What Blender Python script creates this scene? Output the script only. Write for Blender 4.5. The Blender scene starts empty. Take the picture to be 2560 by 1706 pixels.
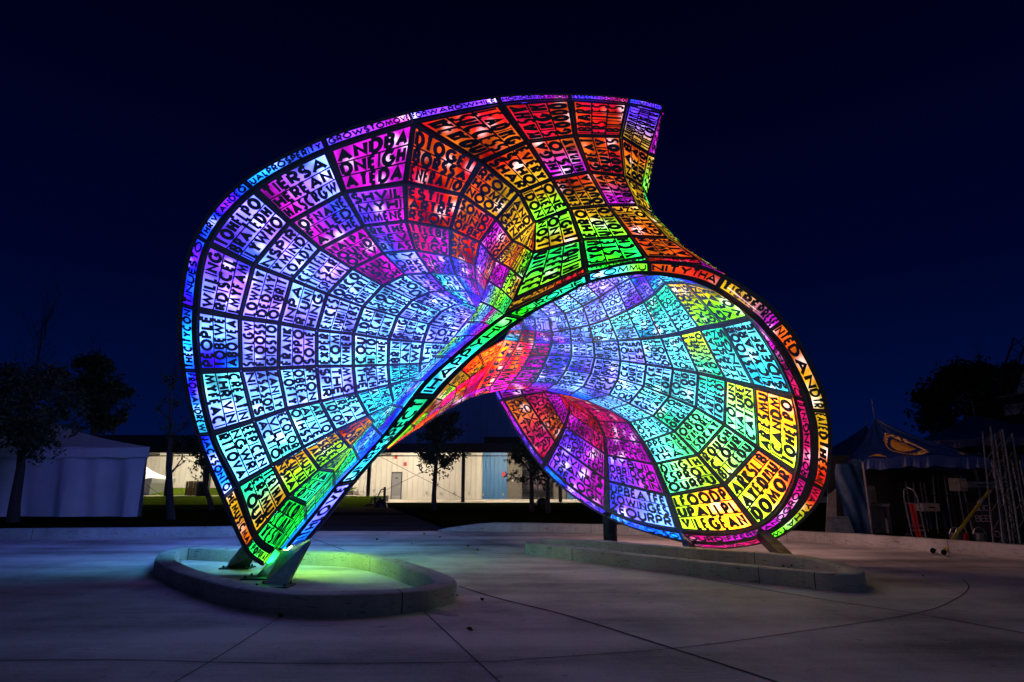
import bpy, bmesh, math, random
import numpy as np
from mathutils import Vector, Matrix

random.seed(7)
R = math.radians
scene = bpy.context.scene
col = scene.collection

# ------------------------------------------------------------------ camera, sky, light, exposure
CAM_H, PITCH, FPX = 1.5, R(13.2), 1493.0
cam_d = bpy.data.cameras.new('camera')
cam_d.sensor_width = 36.0
cam_d.lens = FPX * 36.0 / 2560.0
cam_d.clip_end = 2000.0
cam = bpy.data.objects.new('camera', cam_d)
cam.location = (0, 0, CAM_H)
cam.rotation_euler = (math.pi / 2 + PITCH, 0, 0)
col.objects.link(cam)
scene.camera = cam

world = bpy.data.worlds.new('World')
scene.world = world
world.use_nodes = True
wn = world.node_tree.nodes
wl = world.node_tree.links
bg = wn['Background']
sky = wn.new('ShaderNodeTexSky')            # the last twilight, almost gone
sky.sky_type = 'NISHITA'
sky.sun_disc = False
sky.sun_elevation = R(-4.0)
sky.sun_rotation = R(180)
sky.ozone_density = 6.0
tc = wn.new('ShaderNodeTexCoord')
sep = wn.new('ShaderNodeSeparateXYZ')
wl.new(tc.outputs['Generated'], sep.inputs[0])
ramp = wn.new('ShaderNodeValToRGB')         # night-blue air: a little brighter near the horizon all round
ramp.color_ramp.elements[0].position = 0.0
ramp.color_ramp.elements[0].color = (0.0002, 0.0052, 0.0480, 1)
ramp.color_ramp.elements[1].position = 0.75
ramp.color_ramp.elements[1].color = (0.0001, 0.0001, 0.0036, 1)
e_ = ramp.color_ramp.elements.new(0.32)
e_.color = (0.0001, 0.0012, 0.0185, 1)
wl.new(sep.outputs['Z'], ramp.inputs[0])
sc_ = wn.new('ShaderNodeVectorMath'); sc_.operation = 'MULTIPLY'
sc_.inputs[1].default_value = (0.01, 0.02, 0.05)
wl.new(sky.outputs[0], sc_.inputs[0])
ad_ = wn.new('ShaderNodeVectorMath'); ad_.operation = 'ADD'
wl.new(sc_.outputs[0], ad_.inputs[0]); wl.new(ramp.outputs[0], ad_.inputs[1])
wl.new(ad_.outputs[0], bg.inputs[0])
bg.inputs[1].default_value = 1.0

sun_d = bpy.data.lights.new('sun', 'SUN')
sun_d.energy = 0.06                          # what is left of dusk, from behind the camera on the right
sun_d.angle = R(50)
sun_d.color = (0.45, 0.7, 1.0)
sun = bpy.data.objects.new('sun', sun_d)
sun.rotation_euler = (R(56), 0, R(38))
col.objects.link(sun)

scene.view_settings.view_transform = 'Standard'
scene.view_settings.look = 'None'
scene.view_settings.gamma = 1.0
scene.view_settings.exposure = 0.0
scene.view_settings.use_curve_mapping = False
scene.render.engine = 'CYCLES'
scene.cycles.use_denoising = True
scene.cycles.max_bounces = 6
scene.cycles.sample_clamp_indirect = 4.0


# ------------------------------------------------------------------ helpers
def at(x, y, Y):
    """world point seen at photograph pixel (x, y) (2560 wide) standing at world distance Y"""
    dx, du = (x - 1280.0) / FPX, (853.0 - y) / FPX
    cp, sp = math.cos(PITCH), math.sin(PITCH)
    t = Y / (cp - du * sp)
    return Vector((dx * t, Y, CAM_H + t * (sp + du * cp)))


def gnd(x, y, z=0.0):
    dx, du = (x - 1280.0) / FPX, (853.0 - y) / FPX
    cp, sp = math.cos(PITCH), math.sin(PITCH)
    t = (z - CAM_H) / (sp + du * cp)
    return Vector((dx * t, t * (cp - du * sp), z))


def tag(o, label=None, cat=None, group=None, kind=None):
    if label: o['label'] = label
    if cat: o['category'] = cat
    if group: o['group'] = group
    if kind: o['kind'] = kind
    return o


def empty(name, loc=(0, 0, 0), parent=None):
    o = bpy.data.objects.new(name, None)
    o.location = loc
    o.empty_display_size = 0.2
    col.objects.link(o)
    if parent: o.parent = parent
    return o


class MB:
    """collects faces, builds ONE mesh object (world coordinates)"""
    def __init__(s):
        s.v, s.f, s.m = [], [], []

    def poly(s, pts, m=0):
        b = len(s.v)
        s.v += [tuple(p) for p in pts]
        s.f.append(tuple(range(b, b + len(pts))))
        s.m.append(m)

    def mesh(s, pts, faces, m=0):
        b = len(s.v)
        s.v += [tuple(p) for p in pts]
        for f in faces:
            s.f.append(tuple(b + i for i in f))
            s.m.append(m)

    def box(s, c, size, rz=0, m=0, M=None):
        hx, hy, hz = size[0] / 2, size[1] / 2, size[2] / 2
        P = [Vector((sx * hx, sy * hy, sz * hz)) for sz in (-1, 1) for sy in (-1, 1) for sx in (-1, 1)]
        T = Matrix.Translation(c) @ (M if M else Matrix.Rotation(rz, 4, 'Z'))
        s.mesh([T @ p for p in P], [(0, 2, 3, 1), (4, 5, 7, 6), (0, 1, 5, 4), (2, 6, 7, 3), (0, 4, 6, 2), (1, 3, 7, 5)], m)

    def bar(s, a, b, w, h=None, m=0, up=Vector((0, 0, 1))):
        a, b = Vector(a), Vector(b)
        d = (b - a)
        L = d.length
        d.normalize()
        x = d.cross(up)
        if x.length < 1e-4: x = d.cross(Vector((0, 1, 0)))
        x.normalize()
        y = x.cross(d)
        M = Matrix((x, d, y)).transposed().to_4x4()
        s.box((a + b) / 2, (w, L, h or w), M=M, m=m)

    def tube(s, pts, r, n=8, m=0, caps=True):
        pts = [Vector(p) for p in pts]
        rs = r if isinstance(r, (list, tuple)) else [r] * len(pts)
        base = len(s.v)
        for i, p in enumerate(pts):
            d = (pts[min(i + 1, len(pts) - 1)] - pts[max(i - 1, 0)]).normalized()
            x = d.cross(Vector((0.13, 0.97, 0.2))).normalized()
            y = d.cross(x)
            for k in range(n):
                a = 2 * math.pi * k / n
                s.v.append(tuple(p + (x * math.cos(a) + y * math.sin(a)) * rs[i]))
        for i in range(len(pts) - 1):
            for k in range(n):
                a, b = base + i * n + k, base + i * n + (k + 1) % n
                s.f.append((a, b, b + n, a + n))
                s.m.append(m)
        if caps:
            s.f.append(tuple(base + k for k in range(n))[::-1]); s.m.append(m)
            e = base + (len(pts) - 1) * n
            s.f.append(tuple(e + k for k in range(n))); s.m.append(m)

    def build(s, name, mats, parent=None, smooth=False, bevel=0.0):
        me = bpy.data.meshes.new(name)
        me.from_pydata(s.v, [], s.f)
        for mt in (mats if isinstance(mats, (list, tuple)) else [mats]):
            me.materials.append(mt)
        me.polygons.foreach_set('material_index', s.m)
        if smooth: me.polygons.foreach_set('use_smooth', [True] * len(me.polygons))
        me.update()
        o = bpy.data.objects.new(name, me)
        col.objects.link(o)
        if parent:
            o.parent = parent
            o.matrix_parent_inverse = Matrix.Translation(parent.location).inverted() if parent.location.length > 0 else Matrix()
        if bevel:
            b = o.modifiers.new('bevel', 'BEVEL')
            b.width = bevel; b.segments = 2; b.limit_method = 'ANGLE'
        return o


def mat(name, base=(0.5, 0.5, 0.5), rough=0.6, metal=0.0, noise=None, bump=None, spec=0.5):
    """Principled; noise=(scale, other colour, contrast, detail) mixes a second colour; bump=(scale, strength)"""
    m = bpy.data.materials.new(name)
    m.use_nodes = True
    nt = m.node_tree
    b = nt.nodes['Principled BSDF']
    b.inputs['Base Color'].default_value = (*base, 1)
    b.inputs['Roughness'].default_value = rough
    b.inputs['Metallic'].default_value = metal
    b.inputs['Specular IOR Level'].default_value = spec
    geo = nt.nodes.new('ShaderNodeNewGeometry')
    if noise:
        n = nt.nodes.new('ShaderNodeTexNoise')
        n.inputs['Scale'].default_value = noise[0]
        n.inputs['Detail'].default_value = noise[3] if len(noise) > 3 else 6
        n.inputs['Roughness'].default_value = 0.65
        nt.links.new(geo.outputs['Position'], n.inputs['Vector'])
        r = nt.nodes.new('ShaderNodeValToRGB')
        c = noise[2]
        r.color_ramp.elements[0].position = 0.5 - c
        r.color_ramp.elements[1].position = 0.5 + c
        r.color_ramp.elements[0].color = (*base, 1)
        r.color_ramp.elements[1].color = (*noise[1], 1)
        nt.links.new(n.outputs['Fac'], r.inputs['Fac'])
        nt.links.new(r.outputs['Color'], b.inputs['Base Color'])
    if bump:
        n2 = nt.nodes.new('ShaderNodeTexNoise')
        n2.inputs['Scale'].default_value = bump[0]
        n2.inputs['Detail'].default_value = 5
        nt.links.new(geo.outputs['Position'], n2.inputs['Vector'])
        bp = nt.nodes.new('ShaderNodeBump')
        bp.inputs['Strength'].default_value = bump[1]
        bp.inputs['Distance'].default_value = 0.02
        nt.links.new(n2.outputs['Fac'], bp.inputs['Height'])
        nt.links.new(bp.outputs['Normal'], b.inputs['Normal'])
    return m


def emit(name, color, strength):
    m = bpy.data.materials.new(name)
    m.use_nodes = True
    nt = m.node_tree
    nt.nodes.remove(nt.nodes['Principled BSDF'])
    e = nt.nodes.new('ShaderNodeEmission')
    e.inputs[0].default_value = (*color, 1)
    e.inputs[1].default_value = strength
    nt.links.new(e.outputs[0], nt.nodes['Material Output'].inputs[0])
    return m


# ------------------------------------------------------------------ stroke alphabet (geometric capitals)
def arc(cx, cy, rx, ry, a0, a1, n=10):
    return [(cx + rx * math.cos(R(a0 + (a1 - a0) * i / n)), cy + ry * math.sin(R(a0 + (a1 - a0) * i / n))) for i in range(n + 1)]


GLYPH = {
    'A': (.95, [[(0, 0), (.5, 1), (1, 0)], [(.18, .33), (.82, .33)]]),
    'B': (.62, [[(0, 0), (0, 1)], [(0, 1)] + arc(.5, .765, .45, .235, 90, -90, 6) + [(0, .53)], [(0, .53)] + arc(.5, .265, .5, .265, 90, -90, 6) + [(0, 0)]]),
    'C': (.82, [arc(.55, .5, .55, .5, 50, 310, 12)]),
    'D': (.78, [[(0, 0), (0, 1)], [(0, 1)] + arc(.35, .5, .65, .5, 90, -90, 9) + [(0, 0)]]),
    'E': (.5, [[(0, 0), (0, 1)], [(0, 1), (1, 1)], [(0, .52), (.9, .52)], [(0, 0), (1, 0)]]),
    'F': (.5, [[(0, 0), (0, 1)], [(0, 1), (1, 1)], [(0, .52), (.9, .52)]]),
    'G': (.95, [arc(.52, .5, .52, .5, 48, 360, 14), [(.55, .5), (1.03, .5)]]),
    'H': (.68, [[(0, 0), (0, 1)], [(1, 0), (1, 1)], [(0, .52), (1, .52)]]),
    'I': (.10, [[(.5, 0), (.5, 1)]]),
    'J': (.42, [[(1, 1), (1, .25)] + arc(.45, .25, .55, .25, 0, -170, 5)]),
    'K': (.66, [[(0, 0), (0, 1)], [(.95, 1), (.08, .48), (1, 0)]]),
    'L': (.46, [[(0, 1), (0, 0), (1, 0)]]),
    'M': (.98, [[(0, 0), (.15, 1), (.5, .15), (.85, 1), (1, 0)]]),
    'N': (.76, [[(0, 0), (0, 1), (1, 0), (1, 1)]]),
    'O': (.98, [arc(.5, .5, .5, .5, 90, 450, 16)]),
    'P': (.56, [[(0, 0), (0, 1)], [(0, 1)] + arc(.5, .73, .5, .27, 90, -90, 6) + [(0, .46)]]),
    'Q': (.98, [arc(.5, .5, .5, .5, 90, 450, 16), [(.6, .3), (1, 0)]]),
    'R': (.6, [[(0, 0), (0, 1)], [(0, 1)] + arc(.5, .73, .46, .27, 90, -90, 6) + [(0, .46)], [(.35, .46), (1, 0)]]),
    'S': (.56, [arc(.5, .75, .45, .25, 40, 270, 7) + arc(.5, .25, .5, .25, 90, -150, 8)]),
    'T': (.56, [[(0, 1), (1, 1)], [(.5, 1), (.5, 0)]]),
    'U': (.72, [[(0, 1), (0, .36)] + arc(.5, .36, .5, .36, 180, 360, 8) + [(1, 1)]]),
    'V': (.86, [[(0, 1), (.5, 0), (1, 1)]]),
    'W': (1.25, [[(0, 1), (.25, 0), (.5, .9), (.75, 0), (1, 1)]]),
    'X': (.75, [[(0, 0), (1, 1)], [(0, 1), (1, 0)]]),
    'Y': (.74, [[(0, 1), (.5, .5), (1, 1)], [(.5, .5), (.5, 0)]]),
    'Z': (.66, [[(0, 1), (1, 1), (0, 0), (1, 0)]]),
    "'": (.15, [[(.5, .75), (.5, 1)]]),
}


def stroke(pts, sw):
    """centre line -> (verts, quads) of a mitred ribbon of width sw"""
    P = np.array(pts, float)
    n = len(P)
    d = P[1:] - P[:-1]
    d /= np.maximum(np.linalg.norm(d, axis=1, keepdims=True), 1e-9)
    N = np.stack([-d[:, 1], d[:, 0]], 1)
    closed = np.linalg.norm(P[0] - P[-1]) < 1e-6
    V = []
    for i in range(n):
        if closed and i in (0, n - 1): a, b = N[-1], N[0]
        else: a, b = N[max(i - 1, 0)], N[min(i, n - 2)]
        mm = a + b
        l = np.linalg.norm(mm)
        mm = a if l < .35 else mm / l
        k = 1 / max(.42, float(mm @ a))
        V += [P[i] + mm * sw / 2 * k, P[i] - mm * sw / 2 * k]
    return V, [(2 * i, 2 * i + 1, 2 * i + 3, 2 * i + 2) for i in range(n - 1)]


def text_line(txt, s0, s1, t0, t1, aspect, sw=.21):
    """letters of txt filling the box s0..s1 x t0..t1; aspect = true width / height of the unit square"""
    h = (t1 - t0)
    gl = [c for c in txt]
    gap, space = .045, .16
    tot = sum((GLYPH[c][0] + sw * .6 + gap) if c in GLYPH else space for c in gl)
    k = (s1 - s0) / max(tot, .01)
    x = s0
    out = []
    layer = 0
    for c in gl:
        if c not in GLYPH:
            x += space * k
            continue
        w, strokes = GLYPH[c]
        full = (w + sw * .6) * k
        true_w = max(full * aspect, 1e-4)           # in units of panel height
        swx = min(sw * h, true_w * (.62 if c == 'I' else .38 if c in 'MW' else .46))
        for pts in strokes:
            q = [((sw * .0 + swx / 2) + px * max(true_w - swx, .0), swx / 2 * .9 + py * (h - swx * .9)) for px, py in pts]
            V, F = stroke(q, swx)
            V = [(x + v[0] / aspect, t0 + min(max(v[1], 0), h)) for v in V]
            out.append((V, F, layer % 3))
            layer += 1
        x += full + gap * k
    return out


# ------------------------------------------------------------------ materials
CLR = {'I': (.135, .20, 1.4), 'W': (.145, .14, 1.5), 'V': (.075, .020, .8), 'M': (.22, .003, .24), 'P': (.25, .003, .06), 'R': (.25, .002, .004), 'O': (.26, .030, .002),
       'Y': (.26, .135, .004), 'L': (.11, .50, .010), 'G': (.006, .60, .04), 'T': (.010, .50, .24), 'A': (.018, .36, .70), 'C': (.13, .42, 1.3),
       'B': (.005, .045, 1.4), 'D': (.025, .01, .6), 'S': (.006, .10, 1.4), 'K': (.005, .005, .03), 'Q': (.085, .62, .80),
       'o': (2.4, .125, .003), 'r': (2.4, .005, .012), 'p': (2.4, .006, .13), 'y': (3.0, .36, .008), 'm': (1.9, .006, 1.0), 'l': (.50, .95, .016), 'g': (1.9, 4.4, .4), 't': (.08, 1.1, .35), 'n': (.75, .42, .42)}

M = {}


def glow_material(name, GLOW):
    m = bpy.data.materials.new(name)
    m.use_nodes = True
    nt = m.node_tree
    nd, lk = nt.nodes, nt.links
    nd.remove(nd['Principled BSDF'])
    att = nd.new('ShaderNodeAttribute'); att.attribute_name = 'glow'
    geo = nd.new('ShaderNodeNewGeometry')
    n1 = nd.new('ShaderNodeTexNoise'); n1.inputs['Scale'].default_value = 1.7; n1.inputs['Detail'].default_value = 2
    lk.new(geo.outputs['Position'], n1.inputs['Vector'])
    mr = nd.new('ShaderNodeMapRange')
    mr.inputs[1].default_value = .3; mr.inputs[2].default_value = .7; mr.inputs[3].default_value = .22; mr.inputs[4].default_value = 1.25
    lk.new(n1.outputs['Fac'], mr.inputs[0])
    n2 = nd.new('ShaderNodeTexNoise'); n2.inputs['Scale'].default_value = 1.1; n2.inputs['Detail'].default_value = 1
    mp = nd.new('ShaderNodeMapping'); mp.inputs[1].default_value = (7.3, 2.1, 4.4)
    lk.new(geo.outputs['Position'], mp.inputs[0]); lk.new(mp.outputs[0], n2.inputs['Vector'])
    hr = nd.new('ShaderNodeMapRange')
    hr.inputs[1].default_value = .3; hr.inputs[2].default_value = .7; hr.inputs[3].default_value = .482; hr.inputs[4].default_value = .518
    lk.new(n2.outputs['Fac'], hr.inputs[0])
    hsv = nd.new('ShaderNodeHueSaturation')
    lk.new(hr.outputs[0], hsv.inputs['Hue']); lk.new(att.outputs['Color'], hsv.inputs['Color'])
    vo = nd.new('ShaderNodeTexVoronoi'); vo.inputs['Scale'].default_value = 1.9
    lk.new(geo.outputs['Position'], vo.inputs['Vector'])
    vr = nd.new('ShaderNodeMapRange'); vr.interpolation_type = 'SMOOTHSTEP'
    vr.inputs[1].default_value = .40; vr.inputs[2].default_value = .04; vr.inputs[3].default_value = 0; vr.inputs[4].default_value = .55
    lk.new(vo.outputs['Distance'], vr.inputs[0])
    mix = nd.new('ShaderNodeMix'); mix.data_type = 'RGBA'
    mix.inputs[7].default_value = (.5, .5, .56, 1)
    # the lamp behind the sheet whitens the colour where it sits close
    ml = nd.new('ShaderNodeMath'); ml.operation = 'MULTIPLY'; ml.inputs[1].default_value = .62
    lk.new(vr.outputs[0], ml.inputs[0])
    lk.new(ml.outputs[0], mix.inputs[0]); lk.new(hsv.outputs[0], mix.inputs[6])
    ad = nd.new('ShaderNodeMath'); ad.operation = 'ADD'
    lk.new(vr.outputs[0], ad.inputs[0]); lk.new(mr.outputs[0], ad.inputs[1])
    st = nd.new('ShaderNodeMath'); st.operation = 'MULTIPLY'; st.inputs[1].default_value = GLOW
    lk.new(ad.outputs[0], st.inputs[0])
    e = nd.new('ShaderNodeEmission')
    lk.new(mix.outputs[2], e.inputs[0]); lk.new(st.outputs[0], e.inputs[1])
    lk.new(e.outputs[0], nd['Material Output'].inputs[0])
    return m


GLOW = 4.7
M['glow'] = glow_material('backlit_diffuser', GLOW)
M['glow_rear'] = glow_material('boosted_rear_glow', GLOW * 2.2)  # unseen rear sheets, made brighter than the front to light the ground
M['plate'] = mat('cut_steel_plate', (.23, .23, .235), .5, .3, noise=(4, (.14, .14, .145), .25), bump=(30, .05))
M['band'] = mat('edge_steel_plate', (.30, .26, .23), .5, .3, noise=(6, (.18, .16, .145), .25))
M['leg'] = mat('weathered_steel', (.012, .015, .015), .5, .3, noise=(5, (.05, .06, .058), .07), bump=(18, .1))


# ------------------------------------------------------------------ lettered light panels
def cellfn(bl, br, tr, tl):
    A, B, C, D = (np.array(p, float) for p in (bl, br, tr, tl))

    def f(S, T):
        S, T = S[:, None], T[:, None]
        return A * (1 - S) * (1 - T) + B * S * (1 - T) + C * S * T + D * (1 - S) * T
    return f, A, B, C, D


CAMP = np.array((0, 0, CAM_H))


def key_rgb(k):
    return np.array(CLR[k])


def hash_xy(p):
    return int(p[0] * 37 + p[1] * 91 + p[2] * 53)


def make_panel(parent, quad, lines, keys, ms=.056, mt=.058, fn=None, name='panel', bar=.11, plate='plate', off=.024, sw=.28, nsub=1, seam=.003, face=None):
    """one sheet-steel panel: frame, cut letters, coloured diffuser behind"""
    if fn is None:
        f, A, B, C, D = cellfn(*quad)
    else:
        f = fn
        A, B, C, D = f(np.array([0., 1, 1, 0]), np.array([0., 0, 1, 1]))
    w = (np.linalg.norm(B - A) + np.linalg.norm(C - D)) / 2
    if fn is not None:
        ss = np.linspace(0, 1, 12)
        P = f(ss, np.full(12, .5))
        w = np.linalg.norm(P[1:] - P[:-1], axis=1).sum()
    h = (np.linalg.norm(D - A) + np.linalg.norm(C - B)) / 2
    aspect = max(w, .02) / max(h, .02)

    def nrm(S, T):
        e = .02
        a = f(np.clip(S + e, 0, 1), T) - f(np.clip(S - e, 0, 1), T)
        b = f(S, np.clip(T + e, 0, 1)) - f(S, np.clip(T - e, 0, 1))
        n = np.cross(a, b)
        n /= np.maximum(np.linalg.norm(n, axis=1, keepdims=True), 1e-9)
        return n
    ctr = f(np.array([.5]), np.array([.5]))
    sgn = 1.0 if (nrm(np.array([.5]), np.array([.5]))[0] @ ((CAMP if face is None else face) - ctr[0])) > 0 else -1.0
    st, faces, mids, lay = [], [], [], []

    def add(V, F, layer, m):
        b = len(st)
        st.extend(V)
        lay.extend([layer] * len(V))
        for q in F:
            faces.append(tuple(b + i for i in q)); mids.append(m)

    # frame
    e = seam
    xs0, xs1, ys0, ys1 = ms, 1 - ms, mt, 1 - mt
    N = max(1, nsub)
    for i in range(N):
        a0, a1 = e + (1 - 2 * e) * i / N, e + (1 - 2 * e) * (i + 1) / N
        add([(a0, e), (a1, e), (a1, ys0), (a0, ys0)], [(0, 1, 2, 3)], 0, 0)
        add([(a0, ys1), (a1, ys1), (a1, 1 - e), (a0, 1 - e)], [(0, 1, 2, 3)], 0, 0)
    add([(e, ys0), (xs0, ys0), (xs0, ys1), (e, ys1)], [(0, 1, 2, 3)], 0, 0)
    add([(xs1, ys0), (1 - e, ys0), (1 - e, ys1), (xs1, ys1)], [(0, 1, 2, 3)], 0, 0)
    n = len(lines)
    if n >= 2:
        want = int(min(8, max(3, round(aspect * n / .78))))
        fill = 'HEARTOFTHECITYANDITSPEOPLESINGINGWITHKINDNESSFOREVERYONEINTHESOUTH'
        h0 = abs(hash_xy(ctr[0]))
        lines = [t_ if len(t_) >= want - 1 else (t_ + fill[(h0 + 11 * q_) % 50:])[:want] for q_, t_ in enumerate(lines)]
    if n:
        lh = (ys1 - ys0) / n
        for i, tx in enumerate(lines):
            top = ys1 - i * lh
            b2 = lh * bar
            if i > 0:
                add([(xs0, top - b2 / 2), (xs1, top - b2 / 2), (xs1, top + b2 / 2), (xs0, top + b2 / 2)], [(0, 1, 2, 3)], 0, 0)
            for V, F, L in text_line(tx, xs0 + .004, xs1 - .004, top - lh, top, aspect, sw):
                add(V, F, 1 + L, 0)
    # diffuser
    g = max(5, N + 1)
    gx = np.linspace(ms * .7, 1 - ms * .7, g)
    gy = np.linspace(mt * .7, 1 - mt * .7, 5)
    V = [(x, y) for y in gy for x in gx]
    F = [(j * g + i, j * g + i + 1, (j + 1) * g + i + 1, (j + 1) * g + i) for j in range(4) for i in range(g - 1)]
    pane_start = len(faces)
    add(V, F, -1, 1)
    # dark tray added behind the pane to block stray light at the seams
    tx = np.linspace(0, 1, g)
    add([(x, y) for y in (0., .25, .5, .75, 1.) for x in tx], F, -2, 0)
    S = np.array([p[0] for p in st]); T = np.array([p[1] for p in st]); Ly = np.array(lay)
    Pw = f(S, T)
    Nn = nrm(S, T) * sgn
    offs = np.where(Ly == -2, -.02, 0) + np.where(Ly < 0, 0, off + np.maximum(Ly, 0) * .0008)
    Pw = Pw + Nn * offs[:, None]
    me = bpy.data.meshes.new(name)
    me.from_pydata(Pw.tolist(), [], faces)
    me.materials.append(M[plate]); me.materials.append(M['glow'])
    me.polygons.foreach_set('material_index', mids)
    ca = me.color_attributes.new('glow', 'FLOAT_COLOR', 'POINT')
    k0, k1 = key_rgb(keys[0]), key_rgb(keys[-1])
    sm = np.clip((S - .2) / .6, 0, 1)
    sm = sm * sm * (3 - 2 * sm)
    cc = np.ones((len(st), 4))
    cc[:, :3] = k0 * (1 - sm)[:, None] + k1 * sm[:, None]
    ca.data.foreach_set('color', cc.ravel())
    me.update()
    o = bpy.data.objects.new(name, me)
    col.objects.link(o)
    o.parent = parent
    return o


sculpture = empty('light_sculpture')
tag(sculpture, 'giant twisted sculpture of glowing rainbow panels cut with rows of words', 'sculpture')


def catmull(P, u):
    n = len(P)
    i = np.clip(np.floor(u).astype(int), 0, n - 2)
    t = (u - i)[:, None]
    p0, p1, p2, p3 = P[np.clip(i - 1, 0, n - 1)], P[i], P[i + 1], P[np.clip(i + 2, 0, n - 1)]
    return .5 * ((2 * p1) + (p2 - p0) * t + (2 * p0 - 5 * p1 + 4 * p2 - p3) * t ** 2 + (3 * p1 - p0 - 3 * p2 + p3) * t ** 3)




# every net: rows of (x, y, distance); first read off the photograph's panel seams, then given real depth
def z1(x, y): return (420 + x / 2.24, 200 + y / 2.24)
def z2(x, y): return (1000 + x / 2.24, 200 + y / 2.24)
def z3(x, y): return (420 + x / 2.24, 800 + y / 2.24)


def net(rows):
    return [[np.array(at(*p)) for p in r] for r in rows]


def withY(pts, ys):
    return [(p[0], p[1], y) for p, y in zip(pts, ys)]


# --- the funnel on the left: radials from the tip clockwise to the crest, outer rim -> neck
L_pts = [
    [(656, 1416), (684, 1377), (765, 1261), (837, 1180), (885, 1118), (938, 1052), (988, 1002), (1042, 945)],                                                      # k
    [(612, 1376), (640, 1339), (723, 1242), (800, 1176), (875, 1120), (936, 1056), (992, 1002), (1046, 950)],                                         # j
    [(554, 1251), (594, 1215), (681, 1166), (758, 1122), (839, 1080), (921, 1042), (985, 1012), (1050, 960), (1110, 905)],                            # i
    [(491, 1090), (531.6, 1085.7), (634, 1054), (715, 1025), (799.5, 1006), (889, 985), (973.6, 964), (1050, 942), (1116, 903)],         # h
    [(453, 927), (500, 929.5), (601, 927), (694.6, 923), (790.5, 918), (882, 917), (969, 914), (1050, 911), (1112, 900)],   # g
    [(446, 760), (494, 776), (598.6, 796), (697, 809), (790.5, 827), (882, 836), (971, 850), (1057, 857), (1126, 860)],     # f
    [(487, 588), (523, 610.7), (634, 664), (728, 700), (817, 735.7), (906.5, 767.5), (993, 791.5), (1072, 811), (1148, 828)],   # e
    [(605, 450), (636.5, 477), (723.6, 557), (799.5, 622), (880, 671), (956, 714), (1030, 750), (1102.8, 779.4), (1172, 797)],  # d
    [(806, 343), (820, 377), (860, 481), (909, 565), (958, 632), (1012, 686), (1076, 729.6), (1133, 764), (1188, 785)],     # c
    [(1020.4, 278), (1033.5, 307), (1013.8, 459), (1016, 552.7), (1038, 625), (1076, 682), (1114, 726), (1163, 758), (1200, 775)],  # b
]
L_rim = [10.2, 10.35, 10.6, 10.9, 11.2, 11.45, 11.7, 11.9, 12.05, 12.15]
prof = [0, .06, .5, 1.05, 1.65, 2.25, 2.85, 3.4, 3.9]
L_k = [.5, .58, .74, .9, 1, 1, 1, 1, 1, 1]
L_rows = [withY(p, [L_rim[i] + L_k[i] * prof[j] for j in range(len(p))]) for i, p in enumerate(L_pts)]
Ln = net(L_rows)

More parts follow.
